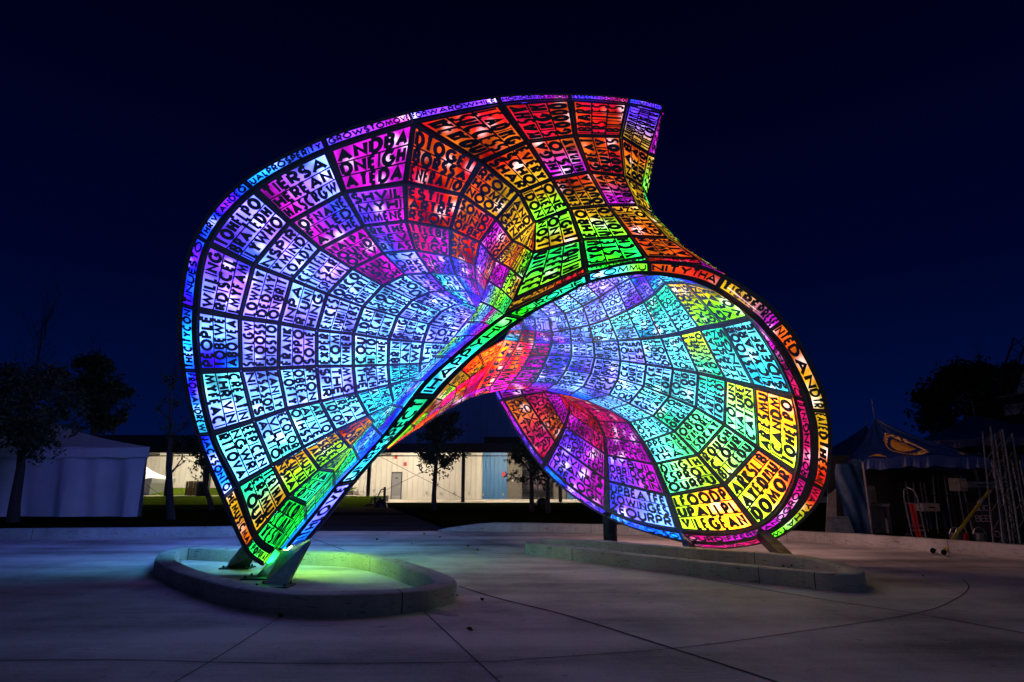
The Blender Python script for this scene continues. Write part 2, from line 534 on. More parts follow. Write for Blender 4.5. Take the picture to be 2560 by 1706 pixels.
L_keys = [  # per column (k-j first), rim row first
    ['LG', 'G', 'TG', 'L', 'T', 'T', 'A'],
    ['OY', 'YT', 'LY', 'LY', 'YO', 'A', 'A'],
    ['SB', 'CQ', 'QC', 'CQ', 'CQ', 'A', 'A', 'C'],
    ['AS', 'IQ', 'CI', 'IC', 'I', 'C', 'A', 'C'],
    ['S', 'SI', 'WI', 'I', 'CI', 'QC', 'C', 'C'],
    ['BS', 'WV', 'W', 'WI', 'I', 'C', 'IC', 'I'],
    ['B', 'VW', 'W', 'W', 'IC', 'C', 'IC', 'W'],
    ['BV', 'MW', 'MV', 'M', 'M', 'IC', 'I', 'W'],
    ['VM', 'M', 'VM', 'VM', 'VW', 'WV', 'WV', 'WA'],
]
L_text = [
    [['EPOPULAR'], ['ENCO', 'SICIAN', 'YESIN'], ['INA', 'PEKIN', 'EDIN'], ['EAS', 'MAN', 'OR']],
    [['HEMUSICMA'], ['TERTHA', 'ERSMU', 'YOUR'], ['IMUN', 'CULTU', 'NSHA'], ['MEDI', 'ISBEE', 'TARGE'], ['RAN', 'ERICA', 'PPOR']],
    [['JACKSONTO'], ['EEPICEN', 'NGWRI', 'RTTOVA'], ['ECOL', 'VILLE', 'ACTIO'], ['ARTTO', 'ALIVE', 'OTH'], ['REAT', 'IRSTA', 'TOF'], ['THE', 'AVI', 'TYC']],
    [['FROMANDREW'], ['CREATIN', 'THRIVIN', 'MYFEA'], ['ZAN', 'ASAS', 'NITIES'], ['FRON', 'OBE', 'MOF'], ['MYG', 'THE', 'SPIR'], ['WHE', 'SUCH', 'THE'], ['GU', 'YOU', 'HA']],
    [['THECITYCON'], ['PEOPLE', 'TOBEWE', 'ABOVEA'], ['SMAL', 'FLOO', 'GIGS'], ['FRANK', 'OPPO', 'SOME'], ['EXPER', 'COM', 'WHER'], ['COU', 'HISTO', 'WHE'], ['BRIN', 'AN', 'WE'], ['THI', 'HER', 'OF']],
    [['TINUESTO'], ['WILLING', 'RDISCEL', 'LMYFAM'], ['LOWN', 'DEDMY', 'ONBR'], ['INPA', 'RTUNI', 'HING'], ['ENCES', 'MUNITY', 'EVERS'], ['LDEN', 'RICAN', 'ENAT'], ['GING', 'PICEN', 'REA'], ['WI', 'TO', 'PH']],
    [['THRIVEANDEQ'], ['TOHELPO', 'BRATEDH', 'ILYWHO'], ['NSPIR', 'YMIND', 'LOADV'], ['CENTEN', 'TIESAR', 'SPECIAL'], ['ORCO', 'DEART', 'OMETH'], ['ISION', 'RECRE', 'ONBE'], ['INTO', 'HER', 'MEA'], ['THI', 'KIN', 'TH']],
    [['UALPROSPERITY'], ['TIERSA', 'HEREAN', 'HASCR'], ['OFNA', 'FILLED', 'AYTHE'], ['NALPA', 'OUND', 'OREV'], ['MUL', 'ISIV', 'NGH'], ['THE', 'TIO', 'IDI'], ['HE', 'DEA', 'NO'], ['GO', 'SO', 'IN']],
    [['GROWSTOMOVE'], ['ANDBA', 'DNEIGH', 'ATEDA'], ['SHVIL', 'MYHI', 'MME'], ['RKTHE', 'NEV', 'RYAS'], ['TY', 'ORK', 'PPE'], ['THE', 'NA', 'KG'], ['IT', 'LA', 'ER'], ['AN', 'DO', 'IN']],
]


def net_cells(parent, N, keys, texts, mode, rear=None, curved=(), rim_fn=None, **kw):
    """mode: per column 'cw' (tops towards the rim) or 'in' (tops towards the neck)"""
    def ring(c, r):
        """point function along ring c between radials r and r+1; rim rings bend, inner rings are straight-edged"""
        if c == 0 and rim_fn: return rim_fn(r)
        if c in curved:
            run = [i for i in range(len(N)) if len(N[i]) > c]
            P = np.array([N[i][c] for i in run]); k = run.index(r)
            return lambda S: catmull(P, k + S)
        return lambda S: N[r][c] * (1 - S)[:, None] + N[r + 1][c] * S[:, None]
    for r in range(len(N) - 1):
        n = min(len(N[r]), len(N[r + 1])) - 1
        n = min(n, len(keys[r]))
        md = mode[r] if isinstance(mode, (list, tuple)) else mode
        for c in range(n):
            a, b, a2, b2 = N[r][c], N[r + 1][c], N[r][c + 1], N[r + 1][c + 1]
            if md == 'cw': quad = (a2, b2, b, a)
            else: quad = (b, a, a2, b2)
            t = texts[r][c] if texts and r < len(texts) and c < len(texts[r]) else []
            k = keys[r][c]
            if not t and k != 'K': t = ['AN', 'TH', 'ER']
            if md != 'cw': k = k[::-1]
            kk = dict(kw)
            if len(t) == 1: kk.update(mt=.27, ms=.035)
            if c in curved:
                go, gi = ring(c, r), ring(c + 1, r)
                if md == 'cw': kk['fn'] = lambda S, T, go=go, gi=gi: gi(S) * (1 - T)[:, None] + go(S) * T[:, None]
                else: kk['fn'] = lambda S, T, go=go, gi=gi: go(1 - S) * (1 - T)[:, None] + gi(1 - S) * T[:, None]
                kk['nsub'] = 6
            make_panel(parent, quad, t, k, **kk)
            if rear is not None: rear.append((quad, k, r, c))


def unseen_glow_skin(parent, cells, thick=.26, gain=1.0):
    """the other face of the shell: frames and unseen sheets boosted to light the ground"""
    b = MB()
    cols = []
    for quad, k in [q[:2] for q in cells]:
        f, A, B, C, D = cellfn(*quad)
        n = np.cross(C - A, D - B); n /= max(np.linalg.norm(n), 1e-9)
        if n @ (CAMP - (A + B + C + D) / 4) < 0: n = -n
        P = [p - n * thick for p in (A, B, C, D)]
        ctr = sum(P) / 4
        I = [ctr + (p - ctr) * .84 for p in P]
        s0 = len(b.v)
        for i in range(4):
            j = (i + 1) % 4
            b.poly([P[i], P[j], I[j], I[i]], 0)
        b.poly([p + n * .02 for p in I], 1)
        for q in (.33, .66):
            b.poly([I[0] * (1 - q + .05) + I[3] * (q - .05), I[1] * (1 - q + .05) + I[2] * (q - .05), I[1] * (1 - q - .05) + I[2] * (q + .05), I[0] * (1 - q - .05) + I[3] * (q + .05)], 0)
        cols += [tuple(gain * q for q in CLR[k[0]])] * (len(b.v) - s0)
    o = b.build('unseen_glow_skin', [M['plate'], M['glow_rear']], parent)
    ca = o.data.color_attributes.new('glow', 'FLOAT_COLOR', 'POINT')
    ca.data.foreach_set('color', np.array([(*c, 1) for c in cols]).ravel())
    o['kind'] = 'stuff'
    return o


def rim_strip(parent, pts, toward, name='rim_edge', w=.26):
    """closing strip between the two skins along an outer rim"""
    b = MB()
    for i in range(len(pts) - 1):
        p, q = Vector(pts[i]), Vector(pts[i + 1])
        u, v = Vector(toward[i]).normalized() * w, Vector(toward[i + 1]).normalized() * w
        b.poly([p, q, q + v, p + u])
    return b.build(name, M['band'], parent)


funnel = empty('funnel_shell', parent=sculpture)
rearL = []
net_cells(funnel, Ln, L_keys, L_text, ['in'] * 4 + ['cw'] * 5, rear=rearL, curved=(0, 1))
unseen_glow_skin(funnel, [q for q in rearL if q[3] <= (2 if q[2] < 2 else 4)], gain=1.5)  # unseen outer face, gain raised to wash ground and tent with blue
rp = list(catmull(np.array([Ln[i][0] for i in range(len(Ln))]), np.linspace(0, len(Ln) - 1, 60)))
rim_strip(funnel, rp, [(p - CAMP) for p in rp])

# --- the funnel's far lip under the crest (rings running along the crease)
X_rows = [
    withY([(1033, 308), (1014, 459), (1016, 553), (1038, 625), (1076, 682), (1114, 726), (1163, 758)], [12.16, 12.67, 13.22, 13.82, 14.42, 15.02, 15.55]),
    withY([(1205, 408), (1155, 487), (1128, 573), (1127, 641), (1140, 688), (1168, 727), (1188, 765)], [12.15, 12.6, 13.1, 13.7, 14.3, 14.9, 15.4]),
    withY([(1299, 484), (1243, 549), (1201, 606), (1188, 664), (1191, 703), (1203, 743), (1203, 768)], [12.1, 12.45, 12.9, 13.4, 14.0, 14.6, 15.1]),
    withY([(1337, 558), (1283, 604), (1240, 652), (1218, 703), (1212, 727), (1210, 748), (1207, 770)], [12.0, 12.2, 12.5, 12.9, 13.5, 14.1, 14.7]),
]
Xn = net(X_rows)
X_keys = [['R', 'R', 'PM', 'MV', 'AW', 'AW'], ['OY', 'OR', 'OR', 'VM', 'BM', 'B'], ['Y', 'MO', 'VO', 'MP', 'V', 'V']]
X_text = [[['DTOGET', 'BORSSA', 'ENERATIO'], ['ESTILL', 'ARTRE', 'RSION'], ['TTLEBE', 'RYAS', 'EFIGU'], ['ALLS', 'NGW', 'SRES'], ['DIOT', 'FAR', 'ORFA'], ['EN', 'ST', 'OF']],
          [['RFO', 'HOME', 'NOOF'], ['SO', 'MIND', 'OFB'], ['NCE', 'PECT', 'RAIN'], ['NGR', 'IEN', 'ERS'], ['EAR', 'THO', 'NE'], ['IN', 'ON', 'AT']],
          [['AND', 'ISWE', 'GEN'], ['JAV', 'DEN', 'ING'], ['ICR', 'FIX', 'WE'], ['MI', 'RE', 'NO'], ['IN', 'AT', 'OR'], ['ON', 'EN', 'IT']]]
net_cells(funnel, Xn, X_keys, X_text, 'cw')

# --- the crest: saddle from the top rim down to the edge band
crest = empty('crest_shell', parent=sculpture)
C_pts = [
    [(1020.4, 278), (1033.5, 307), (1205, 407.6), (1299, 483), (1337, 558), (1332.6, 633), (1281, 752), (1259, 787)],
    [(1243, 241), (1252, 262.5), (1319, 356), (1379.5, 450), (1424, 523.7), (1453, 601.8), (1464, 669), (1468, 684)],
    [(1422, 236), (1426, 251), (1437.5, 340.6), (1473, 432), (1520, 514.7), (1578, 593), (1614, 644), (1622, 653)],
    [(1573, 245), (1569, 261.6), (1550.7, 342), (1560.7, 442), (1592, 514), (1670, 597), (1744, 648), (1758, 665)],
    [(1655, 261.6), (1652.6, 281.7), (1620, 385), (1604, 468), (1632.5, 537), (1712.8, 620), (1799, 677), (1812, 688)],
    [(1660, 268), (1653, 292), (1637, 391), (1617, 492), (1634, 545), (1716, 622), (1801, 677), (1816, 689)],
]
C_Y = [
    [12.15, 12.16, 12.15, 12.1, 12.0, 11.75, 11.15, 10.95],
    [12.0, 12.0, 12.05, 12.05, 11.95, 11.65, 11.25, 11.12],
    [12.1, 12.1, 12.2, 12.2, 12.05, 11.75, 11.35, 11.22],
    [12.6, 12.6, 12.7, 12.7, 12.45, 12.0, 11.5, 11.27],
    [13.6, 13.6, 13.7, 13.6, 13.3, 12.6, 11.7, 11.3],
    [15.0, 15.0, 15.0, 14.8, 14.4, 13.4, 12.2, 11.6],
]
Cn = net([withY(p, y) for p, y in zip(C_pts, C_Y)])
C_keys = [['V', 'RO', 'OY', 'YL', 'LY', 'GL', 'YR'], ['VM', 'R', 'MO', 'YO', 'LY', 'G', 'G'], ['VP', 'R', 'RO', 'MO', 'OY', 'O', 'R'], ['V', 'YV', 'YO', 'Y', 'Y', 'O', 'M'], ['M', 'M', 'LY', 'G', 'L', 'L', 'O']]
C_text = [[['FORWARDWHILE'], ['LEADING', 'SUCCESS', 'WEWOUL'], ['EVERY', 'SCHO', 'SHAR'], ['ONE', 'TMEN', 'IDON'], ['LIGHT', 'ONY', 'NOST'], ['YOUTH', 'VEFER', 'UNCEF'], ['COMPLETE']],
          [['HONORINGANDR'], ['NASHV', 'SINGIN', 'GOODO'], ['THEGA', 'USTO', 'HIMMY'], ['EHOPE', 'UNITY', 'QUOTA'], ['EHRO', 'UNDAN', 'YONEO'], ['EYOU', 'LSTE', 'VICH'], ['TRANGER']],
          [['ESPECTINGOURCO'], ['IBRARY', 'ERSITIES', 'IBILITIES'], ['GREAT', 'DUNIV', 'ODPOS'], ['WITHA', 'MYCAP', 'SIDEGO'], ['AMUSIC', 'ATHIN', 'GHTOF'], ['LACH', 'EWIN', 'ATHE'], ['INCREA']],
          [['MMUNITIESAND'], ['ABUNDANCE', 'REARGROWTH', 'THECORNER'], ['NAB', 'DREA', 'OUND'], ['SCO', 'HES', 'CRE'], ['INTO', 'WAS', 'FOR'], ['AND', 'THE', 'OUR'], ['INGTHE']],
          [['ANDTHE'], ['AND', 'THE', 'OUR'], ['AND', 'THE', 'OUR'], ['AND', 'THE', 'OUR'], ['INTO', 'WAS', 'FOR'], ['AND', 'THE', 'OUR'], ['IN']]]
rearC = []
for r in range(5):
    for c in range(7):
        a, b, a2, b2 = Cn[r][c], Cn[r + 1][c], Cn[r][c + 1], Cn[r + 1][c + 1]
        k, t = C_keys[r][c], C_text[r][c]
        kk = {}
        if c in (0, 6):
            quad = (a2, b2, b, a)
            kk = dict(mt=.27, ms=.035)
        elif r == 0: quad = (a, a2, b2, b); t = t          # reads downwards, tops to the right
        else: quad = (b2, b, a, a2)                        # reads upwards, tops to the left
        if c == 0:
            T0, T1 = np.array([q[0] for q in Cn]), np.array([q[1] for q in Cn])
            kk['fn'] = lambda S, T, r=r, T0=T0, T1=T1: catmull(T1, r + S) * (1 - T)[:, None] + catmull(T0, r + S) * T[:, None]
            kk['nsub'] = 6
        make_panel(crest, quad, t, k, **kk)
        if r < 4 and c < 5: rearC.append((quad, k))
unseen_glow_skin(crest, rearC)
rp = [Cn[i][0] for i in range(6)]
rim_strip(crest, rp, [(p - CAMP) for p in rp])

# --- the roll from the crest into the funnel's near wall
rollp = empty('ridge_shell', parent=sculpture)
F_l = withY([(1337, 558), (1283, 604), (1240, 652), (1221, 702), (1202, 756), (1168, 808), (1137, 842)], [12.0, 12.2, 12.4, 12.4, 12.2, 11.9, 11.6])
F_r = withY([(1337, 558.5), (1332.6, 633), (1307, 700), (1281, 752), (1259, 787), (1226, 812), (1191, 838)], [12.0, 11.75, 11.4, 11.15, 10.95, 10.85, 10.78])
F_m = [((a[0] + b[0]) / 2 + 2, (a[1] + b[1]) / 2 - 3, (a[2] + b[2]) / 2 - .12) for a, b in zip(F_l, F_r)]
Fn = net([F_l, F_m, F_r])
F_keys = [['Y', 'YO', 'M', 'VL', 'LC', 'CS'], ['YR', 'YL', 'LY', 'LG', 'MG', 'BM']]
F_text = [[['IN', 'AT', 'EN'], ['VER', 'INE', 'AL'], ['HO', 'ER', 'ST'], ['AN', 'OD', 'TH'], ['IN', 'RE', 'ES'], ['ON', 'NE', 'TO']],
          [['VER', 'INER', 'ANEL'], ['HSTE', 'FALL', 'ONES'], ['JOY', 'SELF', 'TOR'], ['LIN', 'OTE', 'EN'], ['RES', 'IT', 'AN'], ['DO', 'ME', 'IS']]]
net_cells(rollp, Fn, F_keys, F_text, 'in', ms=.05)
NW_e = withY([(1191, 838), (1127, 894), (1064, 950), (1008, 1021), (955, 1090), (900, 1151), (837, 1217), (765, 1303), (704, 1376)], [10.78, 10.7, 10.6, 10.5, 10.42, 10.35, 10.3, 10.25, 10.2])
NW_s = withY([(1137, 842), (1085, 893), (1030, 955), (978, 1014), (930, 1063), (884, 1119), (837, 1180), (765, 1261), (686, 1374)], [11.6, 11.5, 11.4, 11.3, 11.2, 11.05, 10.88, 10.6, 10.3])
NW_m = [((a[0] + b[0]) / 2, (a[1] + b[1]) / 2, (a[2] + b[2]) / 2 - .05) for a, b in zip(NW_s, NW_e)]
Wn = net([NW_s, NW_m, NW_e])
W_keys = [['LA', 'AC', 'AS', 'AT', 'SC', 'TG', 'GT', 'G'], ['BV', 'SB', 'SA', 'BS', 'SB', 'TS', 'GS', 'GS']]
W_text = [[['EAN', 'THO', 'RES'], ['NIT', 'ERA', 'SOU'], ['OFT', 'HEM', 'INA'], ['PLA', 'CET', 'OGR'], ['OWU', 'PTO', 'GET'], ['HER', 'AND', 'SHA'], ['REO', 'URS', 'TOR'], ['YIN', 'SON', 'GUS']],
          [['ANDW', 'EMAK', 'ETHE'], ['MUSI', 'COFT', 'HECI'], ['TYOF', 'DREA', 'MSAN'], ['DHOP', 'ESTH', 'ATBR'], ['INGU', 'SALL', 'TOGE'], ['THER', 'INTH', 'ELIG'], ['HTOF', 'THEN', 'EWDA'], ['YFOR', 'ALLO', 'FUS']]]
rearW = []
net_cells(rollp, Wn, W_keys, W_text, 'in', ms=.05, rear=rearW)
unseen_glow_skin(rollp, [c for c in rearW if c[0][0][2] < 3.4], thick=.12)  # unseen sheets added behind the near wall to light the planter
unseen_glow_skin(rollp, [(c[0], 'g') for c in rearW if c[0][0][2] < 1.5], thick=.15)  # extra unseen green sheets, put in for the pool of light below

# --- the funnel's throat, running back out of sight behind the ridge
loop = [Ln[i][-1] for i in range(3, 10)] + [Xn[i][-1] for i in (1, 2, 3)] + [np.array(at(*F_l[k])) for k in (4, 5, 6)] + [np.array(at(*NW_s[k])) for k in (1, 2, 3)] + [Ln[2][-1]]
loop.append(loop[0])
thr_c = np.array(at(1205, 800, 17.4))
thr = [loop, [p + (thr_c + (p - thr_c) * .62 - p) * .55 for p in loop], [thr_c + (p - thr_c) * np.array((.42, .25, .42)) for p in loop]]
for a_ in range(2):
    for b_ in range(len(loop) - 1):
        q_ = (thr[a_ + 1][b_], thr[a_ + 1][b_ + 1], thr[a_][b_ + 1], thr[a_][b_])
        make_panel(rollp, q_, ['AN', 'IN', 'TO'], 'WV'[b_ % 2], ms=.05, face=np.mean(loop, axis=0) * .5 + thr_c * .5)

# --- the dish on the right: radials from the top clockwise, rim -> neck
D_pts = [
    # R0 hidden behind the band
    [(1750, 680), (1700, 672), (1660, 665), (1620, 655), (1580, 652), (1545, 662), (1505, 685), (1462, 710), (1418, 735), (1376, 750), (1332, 760), (1300, 765), (1280, 775), (1262, 785)],
    [(1752, 702), (1700, 690), (1668, 689), (1645, 689), (1612, 690), (1576.5, 696), (1542, 715.5), (1498.5, 745), (1457.7, 766.5), (1411.7, 785.7), (1369.6, 793), (1335, 794.6), (1308, 802), (1284, 812)],
    [(1800, 733), (1783, 722), (1712, 704), (1663, 704), (1638, 732), (1610, 753.5), (1568, 777), (1523, 798), (1473, 815), (1424.5, 824), (1379, 833), (1338, 829), (1306, 824), (1274, 826)],
    [(1892, 806), (1875, 794), (1806, 810), (1750, 821), (1701, 834), (1653, 843), (1602, 849), (1544.6, 853), (1483, 857), (1427, 859.6), (1378.6, 859.6), (1335, 858), (1294, 855), (1262, 849)],
    [(2013, 998), (1982, 991), (1887, 966), (1816, 948.7), (1747, 933), (1683.7, 922), (1616, 911.7), (1551, 903), (1485.7, 895), (1427, 891.5), (1368, 889), (1322, 890), (1274, 891.5), (1238, 894)],
    [(2021, 1208), (1990, 1184), (1897, 1120.7), (1813, 1062), (1741, 1020), (1675, 992), (1609.7, 966.5), (1545, 947), (1475.5, 935), (1413, 927), (1353, 922), (1302, 925), (1251, 928.5), (1212, 936)],
    [(1914, 1338), (1893, 1317), (1811.7, 1212.6), (1745, 1138.6), (1686.7, 1080), (1633, 1041.6), (1572, 1010), (1523, 988), (1457.7, 968), (1391, 958), (1335, 956.6), (1276.5, 958), (1225.5, 965.5), (1190, 975)],
    [(1712, 1357), (1699.5, 1325), (1671, 1239), (1638, 1160), (1607.7, 1106.7), (1573, 1057), (1523.6, 1025), (1467, 1001), (1425, 989), (1365, 976), (1320, 971), (1265, 974), (1222, 982), (1185, 992)],
    [(1517, 1295), (1518, 1276), (1518.5, 1203), (1517, 1138), (1513, 1093), (1495, 1052), (1465, 1021), (1432, 1003), (1405, 990)],
    [(1355, 1172), (1363, 1158), (1391, 1110.5), (1412, 1067), (1422, 1032), (1422, 1009), (1406, 990), (1390, 978)],
    [(1247, 1003), (1258, 1001), (1307, 987), (1359, 979), (1396, 984), (1408, 975), (1402, 965)],
    [(1239, 980), (1249, 977), (1298, 962), (1348, 955), (1385, 958), (1398, 955), (1396, 950)],
]
D_rim = [11.4, 11.25, 11.27, 11.3, 11.4, 11.75, 12.25, 13.2, 14.3, 15.4, 16.3, 16.8]
dp = [0, .1, .75, 1.35, 1.85, 2.3, 2.6, 2.75, 2.7, 2.45, 2.0, 1.4, .75, .1]
D_rows = []
for i, p in enumerate(D_pts):
    ys = []
    for j in range(len(p)):
        t = j / 13
        if i <= 6:
            neck = [12.6, 12.2, 11.8, 11.3, 11.1, 10.95, 10.9][i]
            y = D_rim[i] * (1 - t) + neck * t + dp[j] * (1.05 if i < 6 else .95)
        elif i == 7:
            y = D_rim[i] * (1 - t) + 11.0 * t + dp[j] * .55
        else:
            y = D_rim[i] + [0, .06, .25, .45, .65, .85, 1.05, 1.3, 1.5][j] * (1.2 if i < 10 else .8)
        ys.append(y)
    D_rows.append(withY(p, ys))
Dn = net(D_rows)
D_keys = [
    ['K'] * 4 + ['V', 'I', 'I', 'C', 'C', 'I', 'I', 'V', 'V'],
    ['K', 'S', 'A', 'SA', 'SI', 'IV', 'I', 'I', 'I', 'I', 'I', 'IV', 'MI'],
    ['O', 'YL', 'YL', 'TQ', 'TQ', 'QA', 'QC', 'C', 'I', 'IV', 'MV', 'PO', 'OA'],
    ['MP', 'QA', 'TQ', 'lT', 'Q', 'QC', 'CI', 'I', 'I', 'IV', 'MP', 'pr', 'o'],
    ['P', 'yl', 'lt', 'TQ', 'Q', 'CQ', 'C', 'I', 'IV', 'V', 'M', 'pr', 'o'],
    ['PM', 'yl', 'tl', 't', 'QT', 'QC', 'C', 'I', 'I', 'VI', 'M', 'pm', 'oy'],
    ['MP', 'yl', 'lt', 'tQ', 'Q', 'QC', 'C', 'IB', 'IV', 'VM', 'MP', 'm', 'mo'],
    ['BS', 'IV', 'MV', 'M', 'MP', 'P', 'RP', 'O'],
    ['VB', 'MV', 'MV', 'PM', 'RP', 'R', 'O'],
    ['VM', 'PO', 'OP', 'M', 'R', 'R'],
    ['VD', 'MV', 'M', 'P', 'R', 'R'],
]
D_text = [
    [[]] * 4 + [['AND', 'THE', 'OF'], ['ARE', 'CHE', 'ENA'], ['ARCH', 'TAR', 'HE'], ['TIS', 'MUS', 'ER'], ['IER', 'BES', 'TI'], ['EN', 'LI', 'HE'], ['NE', 'AT', 'IN'], ['OR', 'IN'], ['AN', 'ON']],
    [['LOOK'], ['HEM', 'AVE', 'OVA'], ['OCIE', 'AND', 'FRE'], ['ERA', 'HEO', 'EOC'], ['SPA', 'HEB', 'IFE'], ['AVE', 'REB', 'CO'], ['HEC', 'TRO', 'ARM'], ['LPI', 'DRTI', 'AE'], ['INE', 'VAE', 'CO'], ['HE', 'EN', 'IT'], ['LI', 'HI', 'GH'], ['AN', 'MO', 'ER'], ['IN', 'ES', 'OF']],
    [['MELODY'], ['VOAR', 'VEAX', 'GAEN'], ['GLCA', 'EKIT', 'ATHE'], ['MOVE', 'ITHE', 'STEE'], ['FALM', 'TREE', 'LSTI'], ['EVER', 'AKEH', 'NLIF'], ['THEN', 'HEIR', 'ONLY'], ['NEY', 'TAE', 'BYR'], ['ILL', 'PPH', 'EEN'], ['RIX', 'YIN', 'LIE'], ['LIE', 'VON', 'SIA'], ['ITE', 'MIE'], ['JEN', 'TA']],
    [['DIVERSITYHE'], ['SIDERFIE', 'SICYEARE', 'AYSTOOR'], ['IFINGS', 'TERSEN', 'VESTLAS'], ['COVENTO', 'FAVEREF', 'LEFFECT'], ['FIFAS', 'DMUSI', 'AMIE'], ['DROIT', 'ECHOES', 'FICIAN'], ['IESS', 'TIFE', 'YOS'], ['INGS', 'UNDSI', 'BIFH'], ['MY', 'WAYS', 'MAN'], ['IEN', 'ERO', 'LIN'], ['STA', 'CHE', 'IOF'], ['VET', 'HEN'], ['KIN', 'AY']],
    [['ROWINGINTE'], ['TOHELPO', 'ICANDM', 'ARIESMU'], ['CATION', 'NATURE', 'VOLUN'], ['TOBEDI', 'ARTLESS', 'FERENT'], ['RATION', 'EDTOD', 'ICONF'], ['FORTI', 'TINTH', 'BACK'], ['YMEF', 'OURT', 'ICKI'], ['SSIBI', 'OUND', 'NDIN'], ['MAN', 'WHI', 'IMI'], ['VA', 'ERO', 'CHI'], ['EVA', 'FOI', 'CAI'], ['STE', 'FEE'], ['CHE', 'EE']],
    [['ANDGROWI'], ['DOMOR', 'AYEDMU', 'ARKSLIB'], ['BLICEDU', 'CTOUR', 'ROUGH'], ['ISOKAY', 'VMORE', 'OBEDI'], ['ORGEN', 'AVETR', 'OFNO'], ['TEAM', 'GEMEN', 'ASTE'], ['GIV', 'DINI', 'YOF'], ['ICC', 'GRO', 'THU'], ['THI', 'ONG', 'ROY'], ['MAN', 'DIV', 'HERD'], ['ORI', 'INV', 'THI'], ['ACH', 'TAU'], ['ICH', 'NO']],
    [['OURDIFFERE'], ['VILEGEAN', 'UPALLPL', 'LFOODP'], ['OURPU', 'ESPROT', 'DINGTH'], ['THAT', 'FULVIE', 'PPEAR'], ['HAND', 'DSHIP', 'SPIRI'], ['ICE', 'ENGA', 'THAIN'], ['REF', 'ISA', 'VOR'], ['AIR', 'VIN', 'EN'], ['EIN', 'ARE', 'LIP'], ['DIV', 'THE', 'EL'], ['IRE', 'NI', 'IN'], ['OCH', 'AN'], ['IN', 'RE']],
    [['IESANDLSO'], ['ZEOURPR', 'ROWING', 'UPBEATFE'], ['MENTSIN', 'DBRIDG', 'ITYBUIL'], ['TOACCE', 'ABEAU', 'ISWHO'], ['YACON', 'NIDEA', 'ABRAC'], ['ENTI', 'OYIN', 'RIGH'], ['ANES', 'TION'], ['IE', 'NO']],
    [['KINGMILARI'], ['ITRECOGN', 'DSANDIC', 'SHVILLES'], ['MPROVE', 'ETOBUI', 'COMMUNI'], ['SEARN', 'LEHEAR', 'WECHIL'], ['ENDI', 'LEAR', 'TEAC'], ['IEN', 'ANC'], ['IN', 'ON']],
    [['MIXINGARK'], ['THATHA', 'GMAYFRI', 'ILOVENA'], ['VAKE', 'AUTINC', 'NCONORE'], ['ISHE', 'EMAK', 'REAT'], ['IN', 'ER', 'AN'], ['ON', 'EN'], ['OF']],
    [['IN'], ['UNI', 'TY'], ['TO', 'GE'], ['TH', 'ER'], ['IN'], ['IN']],
]
B_up = [(712, 1371), (768, 1302), (837, 1215.6), (900, 1151), (955, 1090), (1008, 1021), (1064, 949), (1127, 893), (1191, 838), (1259, 787), (1319, 758), (1386, 723), (1468, 684), (1557, 657), (1622, 652.5), (1736, 661), (1812, 688), (1914, 752), (1961, 800), (2001, 854), (2057, 966), (2073, 1030), (2080, 1084), (2075, 1186), (2063, 1226), (2037, 1272), (1975, 1329), (1909, 1358), (1812, 1373), (1741, 1366)]
B_lo = [(776, 1346), (826, 1287), (890, 1205), (948, 1138), (1010, 1078), (1070, 1016), (1120, 960), (1178, 903), (1240, 850), (1312, 797), (1351, 772), (1402, 745), (1472, 709), (1557, 691), (1623, 687), (1715, 700), (1787, 726.5), (1878.6, 793), (1915, 832), (1955, 879.6), (2006, 976.5), (2021, 1025), (2032.7, 1073.5), (2034, 1160), (2024, 1205), (2005, 1252), (1959, 1306), (1899, 1341), (1812, 1360), (1731, 1357)]
B_Y = [10.2, 10.25, 10.3, 10.35, 10.42, 10.5, 10.6, 10.7, 10.78, 10.93, 11.0, 11.05, 11.12, 11.17, 11.2, 11.24, 11.26, 11.28, 11.3, 11.33, 11.39, 11.44, 11.5, 11.66, 11.74, 11.85, 12.05, 12.25, 12.7, 13.15]
B_seam = [0, 2, 5.4, 9, 12, 14, 16, 18, 21, 24, 27, 29]
Bu = np.array([at(x, y, d) for (x, y), d in zip(B_up, B_Y)])
Bl = np.array([at(x, y, d) for (x, y), d in zip(B_lo, B_Y)])
dish = empty('dish_shell', parent=sculpture)
RU = [15.2, 15.45, 16.15, 17.25, 20.45, 24.05, 26.8, 29]      # where each radial meets the band's inner edge


def dish_rim(r):
    if r < 7: return lambda S: catmull(Bl, RU[r] + (RU[r + 1] - RU[r]) * S)
    P = np.array([Dn[i][0] for i in range(7, 12)])
    return lambda S: catmull(P, r - 7 + S)


# text lines above are written rim line first; the letters' tops point to the neck, so the neck line comes first
D_t2 = [[list(reversed(c)) for c in r] for r in D_text]
rearD = []
net_cells(dish, Dn, D_keys, D_t2, 'in', rear=rearD, curved=(0, 1), rim_fn=dish_rim)
unseen_glow_skin(dish, [(q[0], 'n') for q in rearD if (2 <= q[2] <= 5 and q[3] <= 6) or (q[2] == 6 and q[3] <= 3) or (7 <= q[2] <= 8 and 1 <= q[3] <= 2)], thick=.2, gain=.75)  # unseen sheets in one warm tone, chosen to tint the ground light
rp = [Dn[i][0] for i in (7, 8, 9, 10, 11)]
rim_strip(dish, rp, [(p - CAMP) for p in rp])

